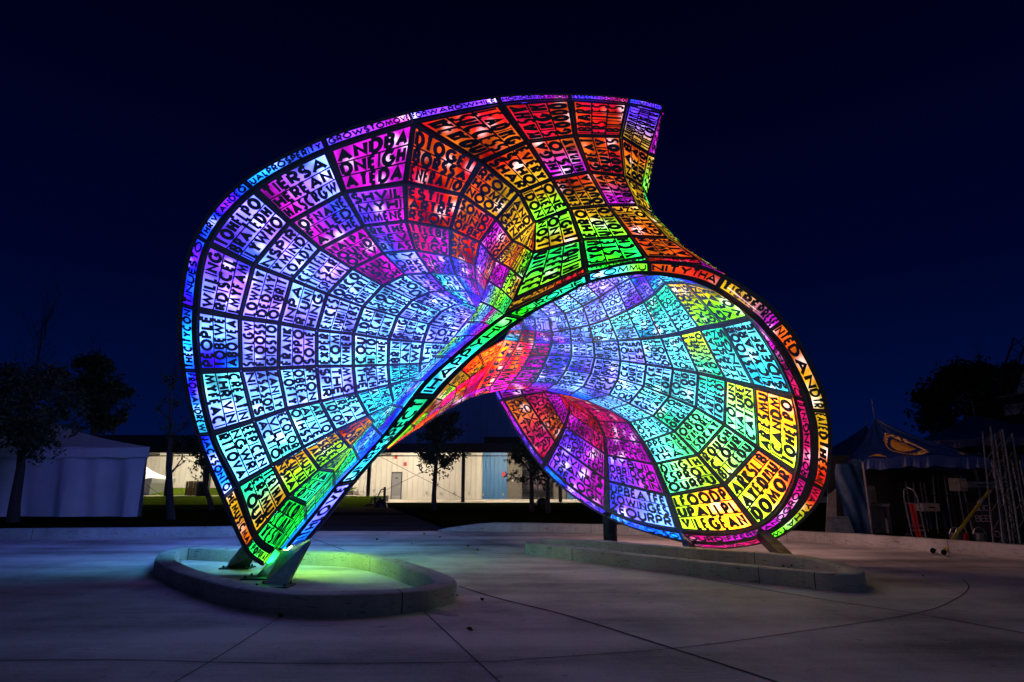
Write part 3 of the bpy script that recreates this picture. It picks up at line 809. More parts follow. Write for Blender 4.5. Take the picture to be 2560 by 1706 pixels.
# --- underside between the edge band and the dish's neck
under = empty('underside_shell', parent=sculpture)
U_a = withY([(1262, 849), (1195, 887), (1153, 925), (1120, 960), (1089, 996), (1058, 1030), (1027, 1062), (966, 1122)], [11.4, 10.82, 10.74, 10.7, 10.64, 10.6, 10.56, 10.45])
U_b = withY([(1238, 894), (1212, 918), (1176, 944), (1142, 968), (1106, 1000), (1072, 1032), (1036, 1063), (967, 1122.5)], [11.2, 11.0, 10.95, 10.9, 10.85, 10.8, 10.75, 10.5])
U_c = withY([(1212, 936), (1190, 955), (1165, 974), (1135, 994), (1099, 1022), (1066, 1047), (1034, 1072), (967, 1123)], [11.05, 11.0, 11.05, 11.05, 11.0, 10.95, 10.9, 10.55])
U_d = withY([(1190, 975), (1175, 984), (1155, 995), (1128, 1011), (1092, 1035), (1060, 1058), (1030, 1077), (966, 1124)], [11.0, 11.05, 11.15, 11.2, 11.2, 11.15, 11.05, 10.6])
U_e = withY([(1185, 992), (1172, 996), (1152, 1006), (1122, 1022), (1088, 1043), (1057, 1064), (1028, 1081), (965, 1125)], [11.05, 11.3, 11.4, 11.5, 11.5, 11.45, 11.35, 10.8])
Un = net([U_a, U_b, U_c, U_d, U_e])
U_keys = [['o', 'oY', 'Y', 'YL', 'YO', 'OL', 'L'], ['rp', 'ro', 'oY', 'ro', 'YM', 'LO', 'L'], ['PR', 'P', 'RY', 'MY', 'o', 'ro', 'o'], ['M', 'MP', 'MP', 'YM', 'OP', 'o', 'o']]
U_src = 'HEARTSOFTHECITYANDPEOPLESINGINGALLACTIONSOFKINDNESSWITHCAREFOREVERYONEINTHESOUTHANDITSSONGSJOYAREHERENOWTOGETHER'
U_text = [[[U_src[(a * 31 + b * 17 + c * 7) % 90:][:6] for c in range(3)] for b in range(7)] for a in range(4)]
net_cells(under, Un, U_keys, U_text, 'in', ms=.05, mt=.06)

# --- the lettered edge band


B_text = ['NTHLOVE', 'UNRESPEC', 'TIHAPPYHU', 'OURONE', 'COMMU', 'NITYTHA', 'TISREPRESE', 'NTEDANDTR', 'EATEDTHE', 'SAMEWAYTH', 'ATWEA', 'RENO']
B_text = ['NTHLOVE', 'UNRESPECT', 'IHAPPYHU', 'OURONE', 'COMMU', 'NITYTHA', 'TISREPRESE', 'NTEDANDTR', 'EATEDTHESAME', 'WAYTHATWE', 'AREONE']
B_keys = ['SW', 'AT', 'AG', 'GT', 'AL', 'OR', 'YM', 'OY', 'YO', 'RL', 'P']
band = empty('edge_band', parent=sculpture)
for i, tx in enumerate(B_text):
    u0, u1 = B_seam[i], B_seam[i + 1]

    def fb(S, T, u0=u0, u1=u1):
        u = u0 + (u1 - u0) * S
        return catmull(Bl, u) * (1 - T)[:, None] + catmull(Bu, u) * T[:, None]
    make_panel(band, None, [tx], B_keys[i], ms=.035, mt=.25, fn=fb, plate='band', nsub=10, sw=.25, off=.02)

# --- legs
def leg(a, b, w, t, name='leg', flip=Vector((0, 1, 0))):
    m = MB()
    m.bar(a, b, w, t, up=flip)
    return m.build(name, M['leg'], sculpture, bevel=.008)


def plate_leg(top_l, top_r, bot_l, bot_r, th=.05):
    m = MB()
    P = [Vector(p) for p in (bot_l, bot_r, top_r, top_l)]
    n = (P[1] - P[0]).cross(P[3] - P[0]).normalized() * th
    m.mesh(P + [p + n for p in P], [(0, 1, 2, 3), (7, 6, 5, 4), (0, 4, 5, 1), (1, 5, 6, 2), (2, 6, 7, 3), (3, 7, 4, 0)])
    return m.build('leg', M['leg'], sculpture, bevel=.006)


plate_leg(at(700, 1385, 10.24), at(776, 1348, 10.24), gnd(656, 1464, .01), gnd(712, 1468, .01), -.07)
plate_leg(at(668, 1408, 10.5), at(704, 1392, 10.5), gnd(636, 1446, .01), gnd(668, 1446, .01), -.1)
plate_leg(at(606, 1372, 10.8), at(640, 1388, 10.8), gnd(566, 1421, .01), gnd(622, 1420, .01), -.12)
m = MB(); a = at(1524, 1292, 14.42); m.tube([(a.x, a.y, 0), (a.x, a.y, a.z + .1)], .16, 14); m.build('leg', M['leg'], sculpture, smooth=True)
leg(at(1722, 1362, 13.2), gnd(1745, 1402), .26, .12)
leg(at(1906, 1345, 12.25) + Vector((0, 0, .06)), gnd(1994, 1424), .2, .2)
M['grout'] = mat('grout_pad', (.16, .15, .14), .9)
for x, y in ((684, 1467), (652, 1447), (594, 1421), (1524, 1372), (1745, 1402), (1994, 1424)):
    c = gnd(x, y)
    m = MB(); m.box((c.x, c.y, .012), (.52, .34, .024)); bp_ = m.build('base_plate', M['leg'], sculpture, bevel=.004)
    for sx in (-.2, .2):
        for sy in (-.12, .12):
            m = MB(); m.tube([(c.x + sx, c.y + sy, .02), (c.x + sx, c.y + sy, .06)], .018, 6); m.build('anchor_bolt', M['leg'], bp_)

# ================================================================== the place around it
M['concrete'] = None
def concrete_material(name, c0, c1, joint_dir=True):
    m = bpy.data.materials.new(name)
    m.use_nodes = True
    nt = m.node_tree; nd, lk = nt.nodes, nt.links
    b = nd['Principled BSDF']
    b.inputs['Roughness'].default_value = .82
    b.inputs['Specular IOR Level'].default_value = .25
    geo = nd.new('ShaderNodeNewGeometry')
    big = nd.new('ShaderNodeTexNoise'); big.inputs['Scale'].default_value = .55; big.inputs['Detail'].default_value = 5; big.inputs['Roughness'].default_value = .62
    fine = nd.new('ShaderNodeTexNoise'); fine.inputs['Scale'].default_value = 26; fine.inputs['Detail'].default_value = 6; fine.inputs['Roughness'].default_value = .7
    mp = nd.new('ShaderNodeMapping'); mp.inputs['Rotation'].default_value = (0, 0, R(-28)); mp.inputs['Scale'].default_value = (1.2, 34, 1)
    br = nd.new('ShaderNodeTexNoise'); br.inputs['Scale'].default_value = 1.6; br.inputs['Detail'].default_value = 4
    mp2 = nd.new('ShaderNodeMapping'); mp2.inputs['Rotation'].default_value = (0, 0, R(62)); mp2.inputs['Scale'].default_value = (.16, 1.5, 1)
    st = nd.new('ShaderNodeTexNoise'); st.inputs['Scale'].default_value = 1.0; st.inputs['Detail'].default_value = 5
    for n_ in (big, fine): lk.new(geo.outputs['Position'], n_.inputs['Vector'])
    lk.new(geo.outputs['Position'], mp.inputs[0]); lk.new(mp.outputs[0], br.inputs['Vector'])
    lk.new(geo.outputs['Position'], mp2.inputs[0]); lk.new(mp2.outputs[0], st.inputs['Vector'])

    def mth(op, a, bb):
        n_ = nd.new('ShaderNodeMath'); n_.operation = op
        for i, v in enumerate((a, bb)):
            if isinstance(v, (int, float)): n_.inputs[i].default_value = v
            else: lk.new(v, n_.inputs[i])
        return n_.outputs[0]
    s = mth('ADD', mth('MULTIPLY', big.outputs['Fac'], .42), mth('MULTIPLY', st.outputs['Fac'], .34))
    s = mth('ADD', s, mth('MULTIPLY', br.outputs['Fac'], .14))
    s = mth('ADD', s, mth('MULTIPLY', fine.outputs['Fac'], .14))
    rp = nd.new('ShaderNodeValToRGB')
    rp.color_ramp.elements[0].position = .41; rp.color_ramp.elements[1].position = .59
    rp.color_ramp.elements[0].color = (*c0, 1); rp.color_ramp.elements[1].color = (*c1, 1)
    lk.new(s, rp.inputs['Fac'])
    # air holes, form marks and old stains
    mp3 = nd.new('ShaderNodeMapping'); mp3.inputs['Scale'].default_value = (3.2, 3.2, 26)
    pit = nd.new('ShaderNodeTexNoise'); pit.inputs['Scale'].default_value = 1.9; pit.inputs['Detail'].default_value = 3
    lk.new(geo.outputs['Position'], mp3.inputs[0]); lk.new(mp3.outputs[0], pit.inputs['Vector'])
    vo = nd.new('ShaderNodeTexVoronoi'); vo.inputs['Scale'].default_value = 5.5; vo.inputs['Randomness'].default_value = 1
    lk.new(geo.outputs['Position'], vo.inputs['Vector'])
    spk = nd.new('ShaderNodeMapRange'); spk.inputs[1].default_value = .035; spk.inputs[2].default_value = .07; spk.inputs[3].default_value = .35; spk.inputs[4].default_value = 1
    lk.new(vo.outputs['Distance'], spk.inputs[0])
    pr_ = nd.new('ShaderNodeMapRange'); pr_.inputs[1].default_value = .66 if joint_dir else .60; pr_.inputs[2].default_value = .74 if joint_dir else .70; pr_.inputs[3].default_value = 1; pr_.inputs[4].default_value = .62 if joint_dir else .38
    lk.new(pit.outputs['Fac'], pr_.inputs[0])
    dk = mth('MULTIPLY', spk.outputs[0], pr_.outputs[0])
    mx = nd.new('ShaderNodeMix'); mx.data_type = 'RGBA'; mx.blend_type = 'MULTIPLY'; mx.inputs[0].default_value = 1
    cb = nd.new('ShaderNodeCombineColor')
    for i_ in range(3): lk.new(dk, cb.inputs[i_])
    lk.new(rp.outputs[0], mx.inputs[6]); lk.new(cb.outputs[0], mx.inputs[7])
    lk.new(mx.outputs[2], b.inputs['Base Color'])
    bp = nd.new('ShaderNodeBump'); bp.inputs['Strength'].default_value = .35; bp.inputs['Distance'].default_value = .006
    h = mth('ADD', mth('MULTIPLY', br.outputs['Fac'], .8), fine.outputs['Fac'])
    lk.new(h, bp.inputs['Height']); lk.new(bp.outputs['Normal'], b.inputs['Normal'])
    return m


M['concrete'] = concrete_material('broom_finished_concrete', (.25, .215, .18), (.76, .675, .57))
M['kerb'] = concrete_material('kerb_concrete', (.26, .235, .205), (.50, .465, .42), joint_dir=False)
M['joint'] = mat('dark_joint_filler', (.025, .022, .02), .9)
M['earth'] = mat('dark_ground', (.03, .028, .025), .95, noise=(2, (.05, .045, .04), .2), spec=0.0)
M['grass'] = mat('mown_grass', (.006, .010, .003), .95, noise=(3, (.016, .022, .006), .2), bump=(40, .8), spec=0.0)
M['grass_lit'] = mat('lamplit_grass', (.05, .09, .008), .9, noise=(3, (.12, .17, .015), .2), bump=(40, .8), spec=0.0)  # brighter copy of the grass, the lamplight put into its colour
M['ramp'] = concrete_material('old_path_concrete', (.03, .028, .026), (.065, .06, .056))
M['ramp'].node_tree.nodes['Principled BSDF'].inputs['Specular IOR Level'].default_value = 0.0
M['white_metal'] = mat('white_ribbed_metal', (.66, .62, .55), .5, noise=(.8, (.56, .52, .46), .3))
M['blue_metal'] = mat('blue_ribbed_metal', (.05, .26, .62), .5, noise=(.8, (.04, .21, .52), .3))
M['blue_door'] = mat('blue_panel_metal', (.05, .16, .34), .5)
M['block'] = mat('grey_brick', (.20, .17, .145), .85, noise=(4, (.13, .115, .10), .2))
M['mortar'] = mat('mortar', (.11, .10, .09), .9)
M['dark'] = mat('dark_painted_steel', (.015, .016, .018), .5, .3)
M['roof'] = mat('dark_roof_sheet', (.03, .032, .04), .6)
M['grey_door'] = mat('grey_door_paint', (.20, .20, .21), .5)
M['steel'] = mat('bare_steel', (.45, .45, .45), .35, .8)
M['alu'] = mat('scuffed_aluminium', (.26, .26, .28), .42, .7, noise=(9, (.12, .12, .13), .2))
M['glass'] = mat('dark_glass', (.01, .012, .015), .08, 0, spec=.8)
M['tent'] = mat('white_tent_vinyl', (.78, .79, .80), .55, noise=(1.2, (.62, .63, .65), .25), bump=(2.2, .5))
M['blue_vinyl'] = mat('blue_canopy_vinyl', (.007, .026, .14), .42, noise=(2.5, (.005, .02, .105), .25), bump=(5, .5))
M['tarp'] = mat('blue_tarp', (.008, .04, .12), .5, noise=(4, (.006, .028, .085), .2), bump=(6, .9))
M['gold'] = mat('golden_print', (.85, .42, .06), .5, noise=(3, (.5, .18, .02), .15))
M['gold_text'] = mat('golden_lettering', (.85, .45, .10), .5)
M['yellow'] = mat('yellow_webbing', (.75, .55, .02), .6)
M['red'] = mat('red_paint', (.5, .02, .015), .5)
M['bark'] = mat('tree_bark', (.03, .024, .02), .95, noise=(9, (.055, .045, .035), .2), bump=(20, .8))
M['leaf'] = mat('dark_green_leaves', (.022, .035, .014), .7, noise=(4, (.045, .06, .02), .25))
M['leaf2'] = mat('conifer_needles', (.014, .024, .013), .8, noise=(3, (.026, .036, .018), .25))
M['dead_leaf'] = mat('dry_brown_leaf', (.09, .05, .025), .8, noise=(30, (.05, .028, .015), .2))
M['wood'] = mat('weathered_fence_wood', (.22, .12, .06), .8, noise=(6, (.12, .07, .035), .2))
M['bin'] = mat('black_bin_plastic', (.012, .012, .014), .45)
M['box_white'] = mat('off_white_enamel', (.26, .24, .22), .45, noise=(7, (.14, .13, .12), .15))
M['black'] = mat('black_cloth', (.008, .008, .009), .85)
M['purple_cloth'] = mat('screen_cloth', (.30, .28, .36), .7)
M['chalk'] = mat('chalk_lettering', (.35, .25, .32), .8)
M['tube'] = emit('fluorescent_tube', (1.0, .87, .66), 1250.0)
M['blockwhite'] = mat('white_fitting', (.5, .5, .48), .5)


def closed_smooth(pts, n=8):
    P = [Vector(p) for p in pts]
    out = []
    N = len(P)
    for i in range(N):
        p0, p1, p2, p3 = P[i - 1], P[i], P[(i + 1) % N], P[(i + 2) % N]
        for k in range(n):
            t = k / n
            out.append(.5 * ((2 * p1) + (p2 - p0) * t + (2 * p0 - 5 * p1 + 4 * p2 - p3) * t * t + (3 * p1 - p0 - 3 * p2 + p3) * t ** 3))
    return out


def open_smooth(pts, n=8):
    P = np.array([tuple(p) for p in pts], float)
    u = np.linspace(0, len(P) - 1, (len(P) - 1) * n + 1)
    return [Vector(q) for q in catmull(P, u)]


def sheet(name, pts, z, material, label=None):
    me = bpy.data.meshes.new(name)
    me.from_pydata([(p[0], p[1], z) for p in pts], [], [tuple(range(len(pts)))])
    me.materials.append(material)
    o = bpy.data.objects.new(name, me)
    col.objects.link(o)
    o['kind'] = 'structure'
    if label: o['label'] = label
    return o


# ------------------------------------------------------------------ ground
sheet('ground', [(-400, -60), (400, -60), (400, 600), (-400, 600)], -.03, M['earth'], 'dark bare ground around the plaza')
kerb_r = [(-2.3, 19.25), (0.5, 18.9), (3.2, 18.1), (5.6, 16.9), (7.7, 15.6), (9.2, 13.9), (10.5, 11.8), (11.8, 9.0), (13.5, 4)]
kerb_l = [(-45, 15.8), (-26, 16.3), (-17, 16.6), (-11, 17.0), (-6.6, 17.9)]
plaza_pts = [(-45, -8), (16, -8)] + kerb_r[::-1] + [(-2.4, 19.3), (-6.4, 19.3)] + kerb_l[::-1]
plaza = sheet('plaza', plaza_pts, 0.0, M['concrete'], 'broom finished concrete plaza with curved dark joints')


def joint(pts, w=.022):
    P = open_smooth(pts, 6)
    b = MB()
    for i in range(len(P) - 1):
        p, q = P[i], P[i + 1]
        d = (q - p).normalized()
        n = Vector((-d.y, d.x, 0)) * w / 2 * random.uniform(.8, 1.2)
        b.poly([(p - n)[:2] + (.004,), (q - n)[:2] + (.004,), (q + n)[:2] + (.004,), (p + n)[:2] + (.004,)])
    return b.build('joint', M['joint'], plaza)


class V2(Vector):
    pass


def g2(*pp):
    return [gnd(*p) for p in pp]


def joint_px(pp, w=.022):
    P = open_smooth([tuple(gnd(*p)) for p in pp], 6)
    b = MB()
    for i in range(len(P) - 1):
        p, q = P[i], P[i + 1]
        d = (q - p); d.z = 0; d.normalize()
        n = Vector((-d.y, d.x, 0)) * w / 2
        b.poly([(v.x, v.y, .004) for v in (p - n, q - n, q + n, p + n)])
    return b.build('joint', M['joint'], plaza)


joint_px([(1148, 1467), (1250, 1498), (1417, 1539.5), (1684, 1623), (1940, 1706), (2200, 1800)], .034)
joint_px([(1091, 1329.5), (1180, 1347), (1250, 1361), (1473, 1395), (1807, 1456), (2029.6, 1495), (2288, 1535), (2560, 1584), (2700, 1612)], .024)
joint_px([(-60, 1652), (320, 1650.7), (528, 1656), (778, 1660), (1195, 1656), (1300, 1650), (1684, 1622), (1974, 1584), (2288, 1535), (2386, 1500), (2422, 1470), (2408, 1450)], .013)
joint_px([(711, 1537), (560, 1634), (441, 1704), (300, 1790)], .012)
joint_px([(1049, 1519), (1130, 1595), (1249, 1706)], .012)
joint_px([(778, 1346), (820, 1361), (861, 1376)], .03)
joint_px([(1250, 1442), (1420, 1433), (1580, 1424)], .01)
# pale repair patch and scuffs, flat on the concrete
M['patch'] = mat('pale_mortar_patch', (.42, .40, .37), .9, noise=(14, (.30, .28, .26), .2))
def patch(pp):
    b = MB()
    P = closed_smooth([tuple(gnd(*p)) for p in pp], 4)
    b.poly([(p.x, p.y, .004) for p in P])
    return b.build('patch', M['patch'], plaza)
patch([(1057, 1523), (1085, 1524), (1120, 1531), (1149, 1540), (1135, 1542), (1095, 1536), (1068, 1530)])
patch([(333, 1474), (375, 1472), (403, 1470), (398, 1474), (360, 1478), (338, 1478)])


def kerb(name, path, w, h, label, seams=(), closed=False, taper=None):
    """cast kerb: lower outer face, rounded top edge; seam gaps as thin dark joints"""
    P = [Vector((p[0], p[1], 0)) for p in path]
    b = MB()
    prof2 = [(0, -.01), (0, h - .03), (.012, h - .009), (.035, h), (w - .035, h), (w - .012, h - .009), (w, h - .03), (w, -.01)]
    n = len(P)
    rings = []
    for i in range(n):
        a = P[(i - 1) % n] if closed else P[max(i - 1, 0)]
        c = P[(i + 1) % n] if closed else P[min(i + 1, n - 1)]
        d = (c - a).normalized()
        nn = Vector((-d.y, d.x, 0))
        k = taper(i / (n - 1)) if taper else 1
        jx, jz = random.uniform(-.004, .004), random.uniform(-.004, .003)
        rings.append([P[i] + nn * (x + jx) + Vector((0, 0, (z + jz) * k if z > 0 else z)) for x, z in prof2])
    for i in range(n if closed else n - 1):
        r0, r1 = rings[i], rings[(i + 1) % n]
        for j in range(len(prof2) - 1):
            b.poly([r0[j], r1[j], r1[j + 1], r0[j + 1]])
    if not closed:
        b.poly(rings[0][::-1]); b.poly(rings[-1])
    o = b.build(name, M['kerb'])
    # weld so the long faces shade smoothly
    bm = bmesh.new(); bm.from_mesh(o.data); bmesh.ops.remove_doubles(bm, verts=bm.verts, dist=.0005)
    for f in bm.faces: f.smooth = len(f.verts) == 4
    bm.to_mesh(o.data); bm.free()
    tag(o, label, 'kerb')
    for i in seams:
        r = rings[i]
        d = (P[(i + 1) % n] - P[i]).normalized() * .006
        s = MB()
        ctr = sum(r, Vector()) / len(r)
        q = [v + (v - Vector((ctr.x, ctr.y, h * .4))).normalized() * .004 for v in r[:-0 or None]]
        for j in range(len(q) - 1):
            s.poly([q[j] - d, q[j] + d, q[j + 1] + d, q[j + 1] - d])
        s.build('seam', M['joint'], o)
    return o


KH = .23
pl = [(389, 1392), (391, 1404), (420, 1420), (453, 1433), (570, 1466.6), (736.5, 1487), (903, 1487), (1047, 1478), (1111, 1466), (1142, 1454), (1128, 1440), (1090, 1425), (995, 1397), (903, 1381), (766, 1375), (603, 1369.5), (500, 1365.5), (452, 1366), (408, 1376)]
outer = closed_smooth([tuple(gnd(x, y, KH)) for x, y in pl], 6)
k1 = kerb('planter_kerb', outer, .30, KH, 'oval concrete kerb ring round the foot of the green lit tip', seams=(10, 40, 74, 96), closed=True)
pr = [(1312, 1354), (1330, 1359), (1430, 1370), (1553, 1384), (1729, 1403), (1971, 1425.5), (2074, 1435), (2135, 1437), (2160, 1430), (2150, 1420), (2100, 1405), (1990, 1386), (1850, 1375), (1734, 1368), (1600, 1358), (1500, 1350), (1400, 1347), (1333, 1347)]
outer2 = closed_smooth([tuple(gnd(x, y, KH)) for x, y in pr], 6)
k2 = kerb('planter_kerb', outer2, .26, KH, 'long narrow concrete kerb ring under the round dish', seams=(12, 28, 33, 70), closed=True)
# drain pipe mouth in the ring wall
m = MB()
c = at(767, 1392, 12.2)
pm = []
for k in range(16):
    a = 2 * math.pi * k / 16
    pm.append((math.cos(a), math.sin(a)))
for r0, r1, y0, y1 in ((.085, .07, 0, 0), (.07, .07, 0, .12), (.085, .085, 0, .12)):
    for k in range(16):
        q, r_ = pm[k], pm[(k + 1) % 16]
        m.poly([(c.x + q[0] * r0, c.y + y0, c.z + q[1] * r0), (c.x + r_[0] * r0, c.y + y0, c.z + r_[1] * r0), (c.x + r_[0] * r1, c.y + y1, c.z + r_[1] * r1), (c.x + q[0] * r1, c.y + y1, c.z + q[1] * r1)])
m.poly([(c.x + q[0] * .07, c.y + .1, c.z + q[1] * .07) for q in pm])
dp_o = m.build('drain_pipe', M['blockwhite'], k1)

k3 = kerb('lawn_kerb', open_smooth([(x, y, 0) for x, y in kerb_l[::-1]], 6), .2, .27, 'straight kerb in front of the white tent and dark lawn', seams=(8, 14), taper=lambda t: min(1, t * 14 + .15))
k4 = kerb('lawn_kerb', [tuple(p) for p in open_smooth([(x, y, 0) for x, y in kerb_r], 6)], .22, .26, 'curved kerb running behind the round dish to the blue canopies', seams=(10, 22, 31, 37), taper=lambda t: min(1, t * 12 + .1))

lawn_pts_l = [(-45, 16.0), (-26, 16.6), (-17, 16.8), (-11, 17.3), (-7, 18.3), (-7.6, 24), (-15, 42), (-90, 42), (-90, 16)]
lawn_pts_r = [(-2.0, 19.6), (0.6, 19.2), (3.3, 18.4), (5.8, 17.2), (7.9, 15.9), (9.4, 14.2), (10.8, 12), (30, 12), (40, 41), (-8.5, 41)]
sheet('lawn', lawn_pts_l, .12, M['grass'], 'dark mown lawn in front of the white tent')
sheet('lawn', lawn_pts_r, .11, M['grass'], 'dark mown lawn behind the round dish')
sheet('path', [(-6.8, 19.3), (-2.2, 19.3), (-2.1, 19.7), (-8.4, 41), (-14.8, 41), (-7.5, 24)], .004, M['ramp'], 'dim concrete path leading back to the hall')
def bank(name, x0, x1, prof, material, label):
    b = MB()
    n = 24
    for (ya, za), (yb, zb) in zip(prof[:-1], prof[1:]):
        for i in range(n):
            xa, xb = x0 + (x1 - x0) * i / n, x0 + (x1 - x0) * (i + 1) / n
            b.poly([(xa, ya, za), (xb, ya, za), (xb, yb, zb), (xa, yb, zb)])
    o = b.build(name, material)
    tag(o, label, kind='structure')
    return o


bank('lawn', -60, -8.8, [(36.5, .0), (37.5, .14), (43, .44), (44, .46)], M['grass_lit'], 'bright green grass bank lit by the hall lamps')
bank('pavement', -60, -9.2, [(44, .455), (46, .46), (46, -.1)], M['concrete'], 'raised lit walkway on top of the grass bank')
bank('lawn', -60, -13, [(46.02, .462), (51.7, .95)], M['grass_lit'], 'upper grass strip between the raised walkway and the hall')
sheet('pavement', [(-90, 42), (60, 41), (60, 60), (-90, 60)], .02, M['concrete'], 'lit concrete pavement along the hall')

# ------------------------------------------------------------------ the hall
WY = 52.0
hall = empty('hall_building', (0, WY, 0))


def ribbed(name, x0, x1, z0, z1, Y, material, pitch=.45, depth=.05, parent=None, flip=1):
    b = MB()
    x = x0
    prof = []
    while x < x1 - .01:
        e = min(x + pitch, x1)
        r = min(.09, (e - x) * .3)
        prof += [(x, 0), (e - r, 0), (e - r * .75, -depth), (e - r * .25, -depth)]
        x = e
    prof.append((x1, 0))
    for i in range(len(prof) - 1):
        (xa, ya), (xb, yb) = prof[i], prof[i + 1]
        b.poly([(xa, Y + ya, z0), (xb, Y + yb, z0), (xb, Y + yb, z1), (xa, Y + ya, z1)])
    return b.build(name, material, parent)


def hx(x, Y):
    return at(x, 1200, Y).x


xw0, xw1 = hx(360, WY), hx(1206, WY)
ribbed('lower_wall', -48, xw1, .02, 4.08, WY, M['white_metal'], parent=hall)
ribbed('upper_wall', hx(900, WY), hx(1700, WY), 4.2, 13.2, WY + .1, M['blue_metal'], pitch=.6, parent=hall)
ribbed('blue_wall', xw1, hx(1268, WY), .02, 4.08, WY - .06, M['blue_door'], pitch=.35, parent=hall)
# dark upper louvre panel
m = MB(); a = at(1212, 1130, WY); b_ = at(1330, 1094, WY)
for i in range(14):
    z = a.z + (b_.z - a.z) * i / 14
    m.box(((a.x + b_.x) / 2, WY - .08, z + .05), (b_.x - a.x, .08, .075))
m.box(((a.x + b_.x) / 2, WY + .04, (a.z + b_.z) / 2), (b_.x - a.x + .1, .06, b_.z - a.z + .1))
m.build('louvre', M['dark'], hall)
# grey brick bays with courses
def brick_wall(x0, x1, z0, z1, Y):
    back = MB(); back.box(((x0 + x1) / 2, Y + .12, (z0 + z1) / 2), (x1 - x0, .2, z1 - z0))
    o = back.build('brick_wall', M['mortar'], hall)
    b = MB()
    rows = int((z1 - z0) / .2)
    for r in range(rows):
        x = x0 - (.2 if r % 2 else 0)
        while x < x1:
            xa, xb = max(x + .01, x0), min(x + .39, x1)
            if xb - xa > .03: b.box(((xa + xb) / 2, Y, z0 + .1 + r * .2), (xb - xa, .05, .18))
            x += .4
    p = b.build('brick_courses', M['block'], o)
    p['kind'] = 'stuff'
brick_wall(hx(1268, WY), hx(1306, WY), .02, 4.08, WY)
brick_wall(hx(1382, WY), hx(1415, WY), .02, 4.08, WY)
ribbed('blue_wall', hx(1417, WY), hx(1700, WY), .02, 4.08, WY - .03, M['blue_door'], pitch=.35, parent=hall)
# glazed door
gx0, gx1 = hx(1306, WY), hx(1382, WY)
gd = MB()
for i in range(5):
    x = gx0 + (gx1 - gx0) * i / 4
    gd.box((x, WY - .02, 1.55), (.08, .1, 3.1))
for j in range(6):
    gd.box(((gx0 + gx1) / 2, WY - .03, .05 + j * .61), (gx1 - gx0, .1, .08))
gdo = gd.build('glazed_door', M['dark'], hall)
for i in range(4):
    for j in range(5):
        p = MB()
        x = gx0 + (gx1 - gx0) * (i + .5) / 4
        p.box((x, WY + .01, .36 + j * .61), ((gx1 - gx0) / 4 - .09, .02, .52))
        p.build('pane', M['glass'], gdo)
m = MB()
m.box(((gx0 + gx1) / 2, WY + .1, 3.6), (gx1 - gx0, .1, .95)); m.build('door_header', M['block'], hall)
# left lower wing roof + main roof edge
m = MB(); m.mesh([(-48, WY - .3, 4.25), (hx(898, WY), WY - .3, 4.25), (hx(898, WY), WY + 14, 6.4), (-48, WY + 14, 6.4), (-48, WY + 14, 0), (hx(898, WY), WY + 14, 0)], [(0, 1, 2, 3), (2, 3, 4, 5)])
m.build('wing_roof', M['roof'], hall)
m = MB(); m.box((hx(1300, WY), WY + 8, 13.3), (hx(1700, WY) - hx(900, WY) + .6, 17, .3)); m.build('roof', M['roof'], hall)
m = MB(); m.box((hx(900, WY) - .1, WY + 8, 6.6), (.2, 15.6, 13.2)); m.box((hx(1700, WY), WY + 8, 6.6), (.2, 15.6, 13.2)); m.build('side_wall', M['blue_metal'], hall)
# awning
AY = 44.5
ax0, ax1 = -48, hx(1700, AY)
m = MB(); m.box(((ax0 + ax1) / 2, (AY + WY) / 2 - .2, 4.14), (ax1 - ax0, WY - AY + .3, .1)); m.build('awning', M['roof'], hall)
m = MB(); m.box(((ax0 + ax1) / 2, AY - .3, 3.84), (ax1 - ax0, .12, .66)); m.build('fascia', M['dark'], hall)
m = MB(); m.bar((ax0, AY + .1, 3.3), (ax1, AY + .1, 3.3), .08); m.build('beam', M['dark'], hall)
cols_x = [hx(px, AY) for px in (-300, -30, 240, 420, 690, 922, 1158, 1400, 1640)]
for x in cols_x:
    m = MB(); m.box((x, AY, 1.9), (.24, .24, 3.8)); m.build('column', M['dark'], hall)
    m = MB(); m.bar((x, AY, 3.5), (x, WY - .06, 3.75), .14); m.build('rafter', M['dark'], hall)
# bracing cables between columns
for i in (5,):
    for (za, zb) in ((3.6, .25), (.25, 3.6)):
        m = MB(); m.tube([(cols_x[i], AY + .05 + za * .01, za), (cols_x[i + 1], AY + .05 + za * .01, zb)], .016, 5); m.build('brace_cable', M['dark'], hall)
for i in (2, 3):
    m = MB(); m.tube([(cols_x[i], AY + .05, 3.6), (cols_x[i + 1], AY + .05, .25)], .016, 5); m.build('brace_cable', M['dark'], hall)
# service door with kick plate, handle and sign
dx0, dx1 = hx(981, WY), hx(1003.5, WY)
m = MB(); m.box(((dx0 + dx1) / 2, WY - .08, 1.12), (dx1 - dx0 + .14, .06, 2.26)); dfr = m.build('door_frame', M['dark'], hall)
m = MB(); m.box(((dx0 + dx1) / 2, WY - .13, 1.08), (dx1 - dx0, .05, 2.14)); door = m.build('door', M['grey_door'], hall)
m = MB(); m.box(((dx0 + dx1) / 2, WY - .16, .17), (dx1 - dx0 - .06, .01, .28)); m.build('kick_plate', M['steel'], door)
m = MB(); m.box((dx1 - .1, WY - .2, 1.02), (.16, .06, .04)); m.build('handle', M['steel'], door)
m = MB(); m.box(((dx0 + dx1) / 2, WY - .16, 1.75), (.2, .01, .1)); m.build('door_sign', M['dark'], door)
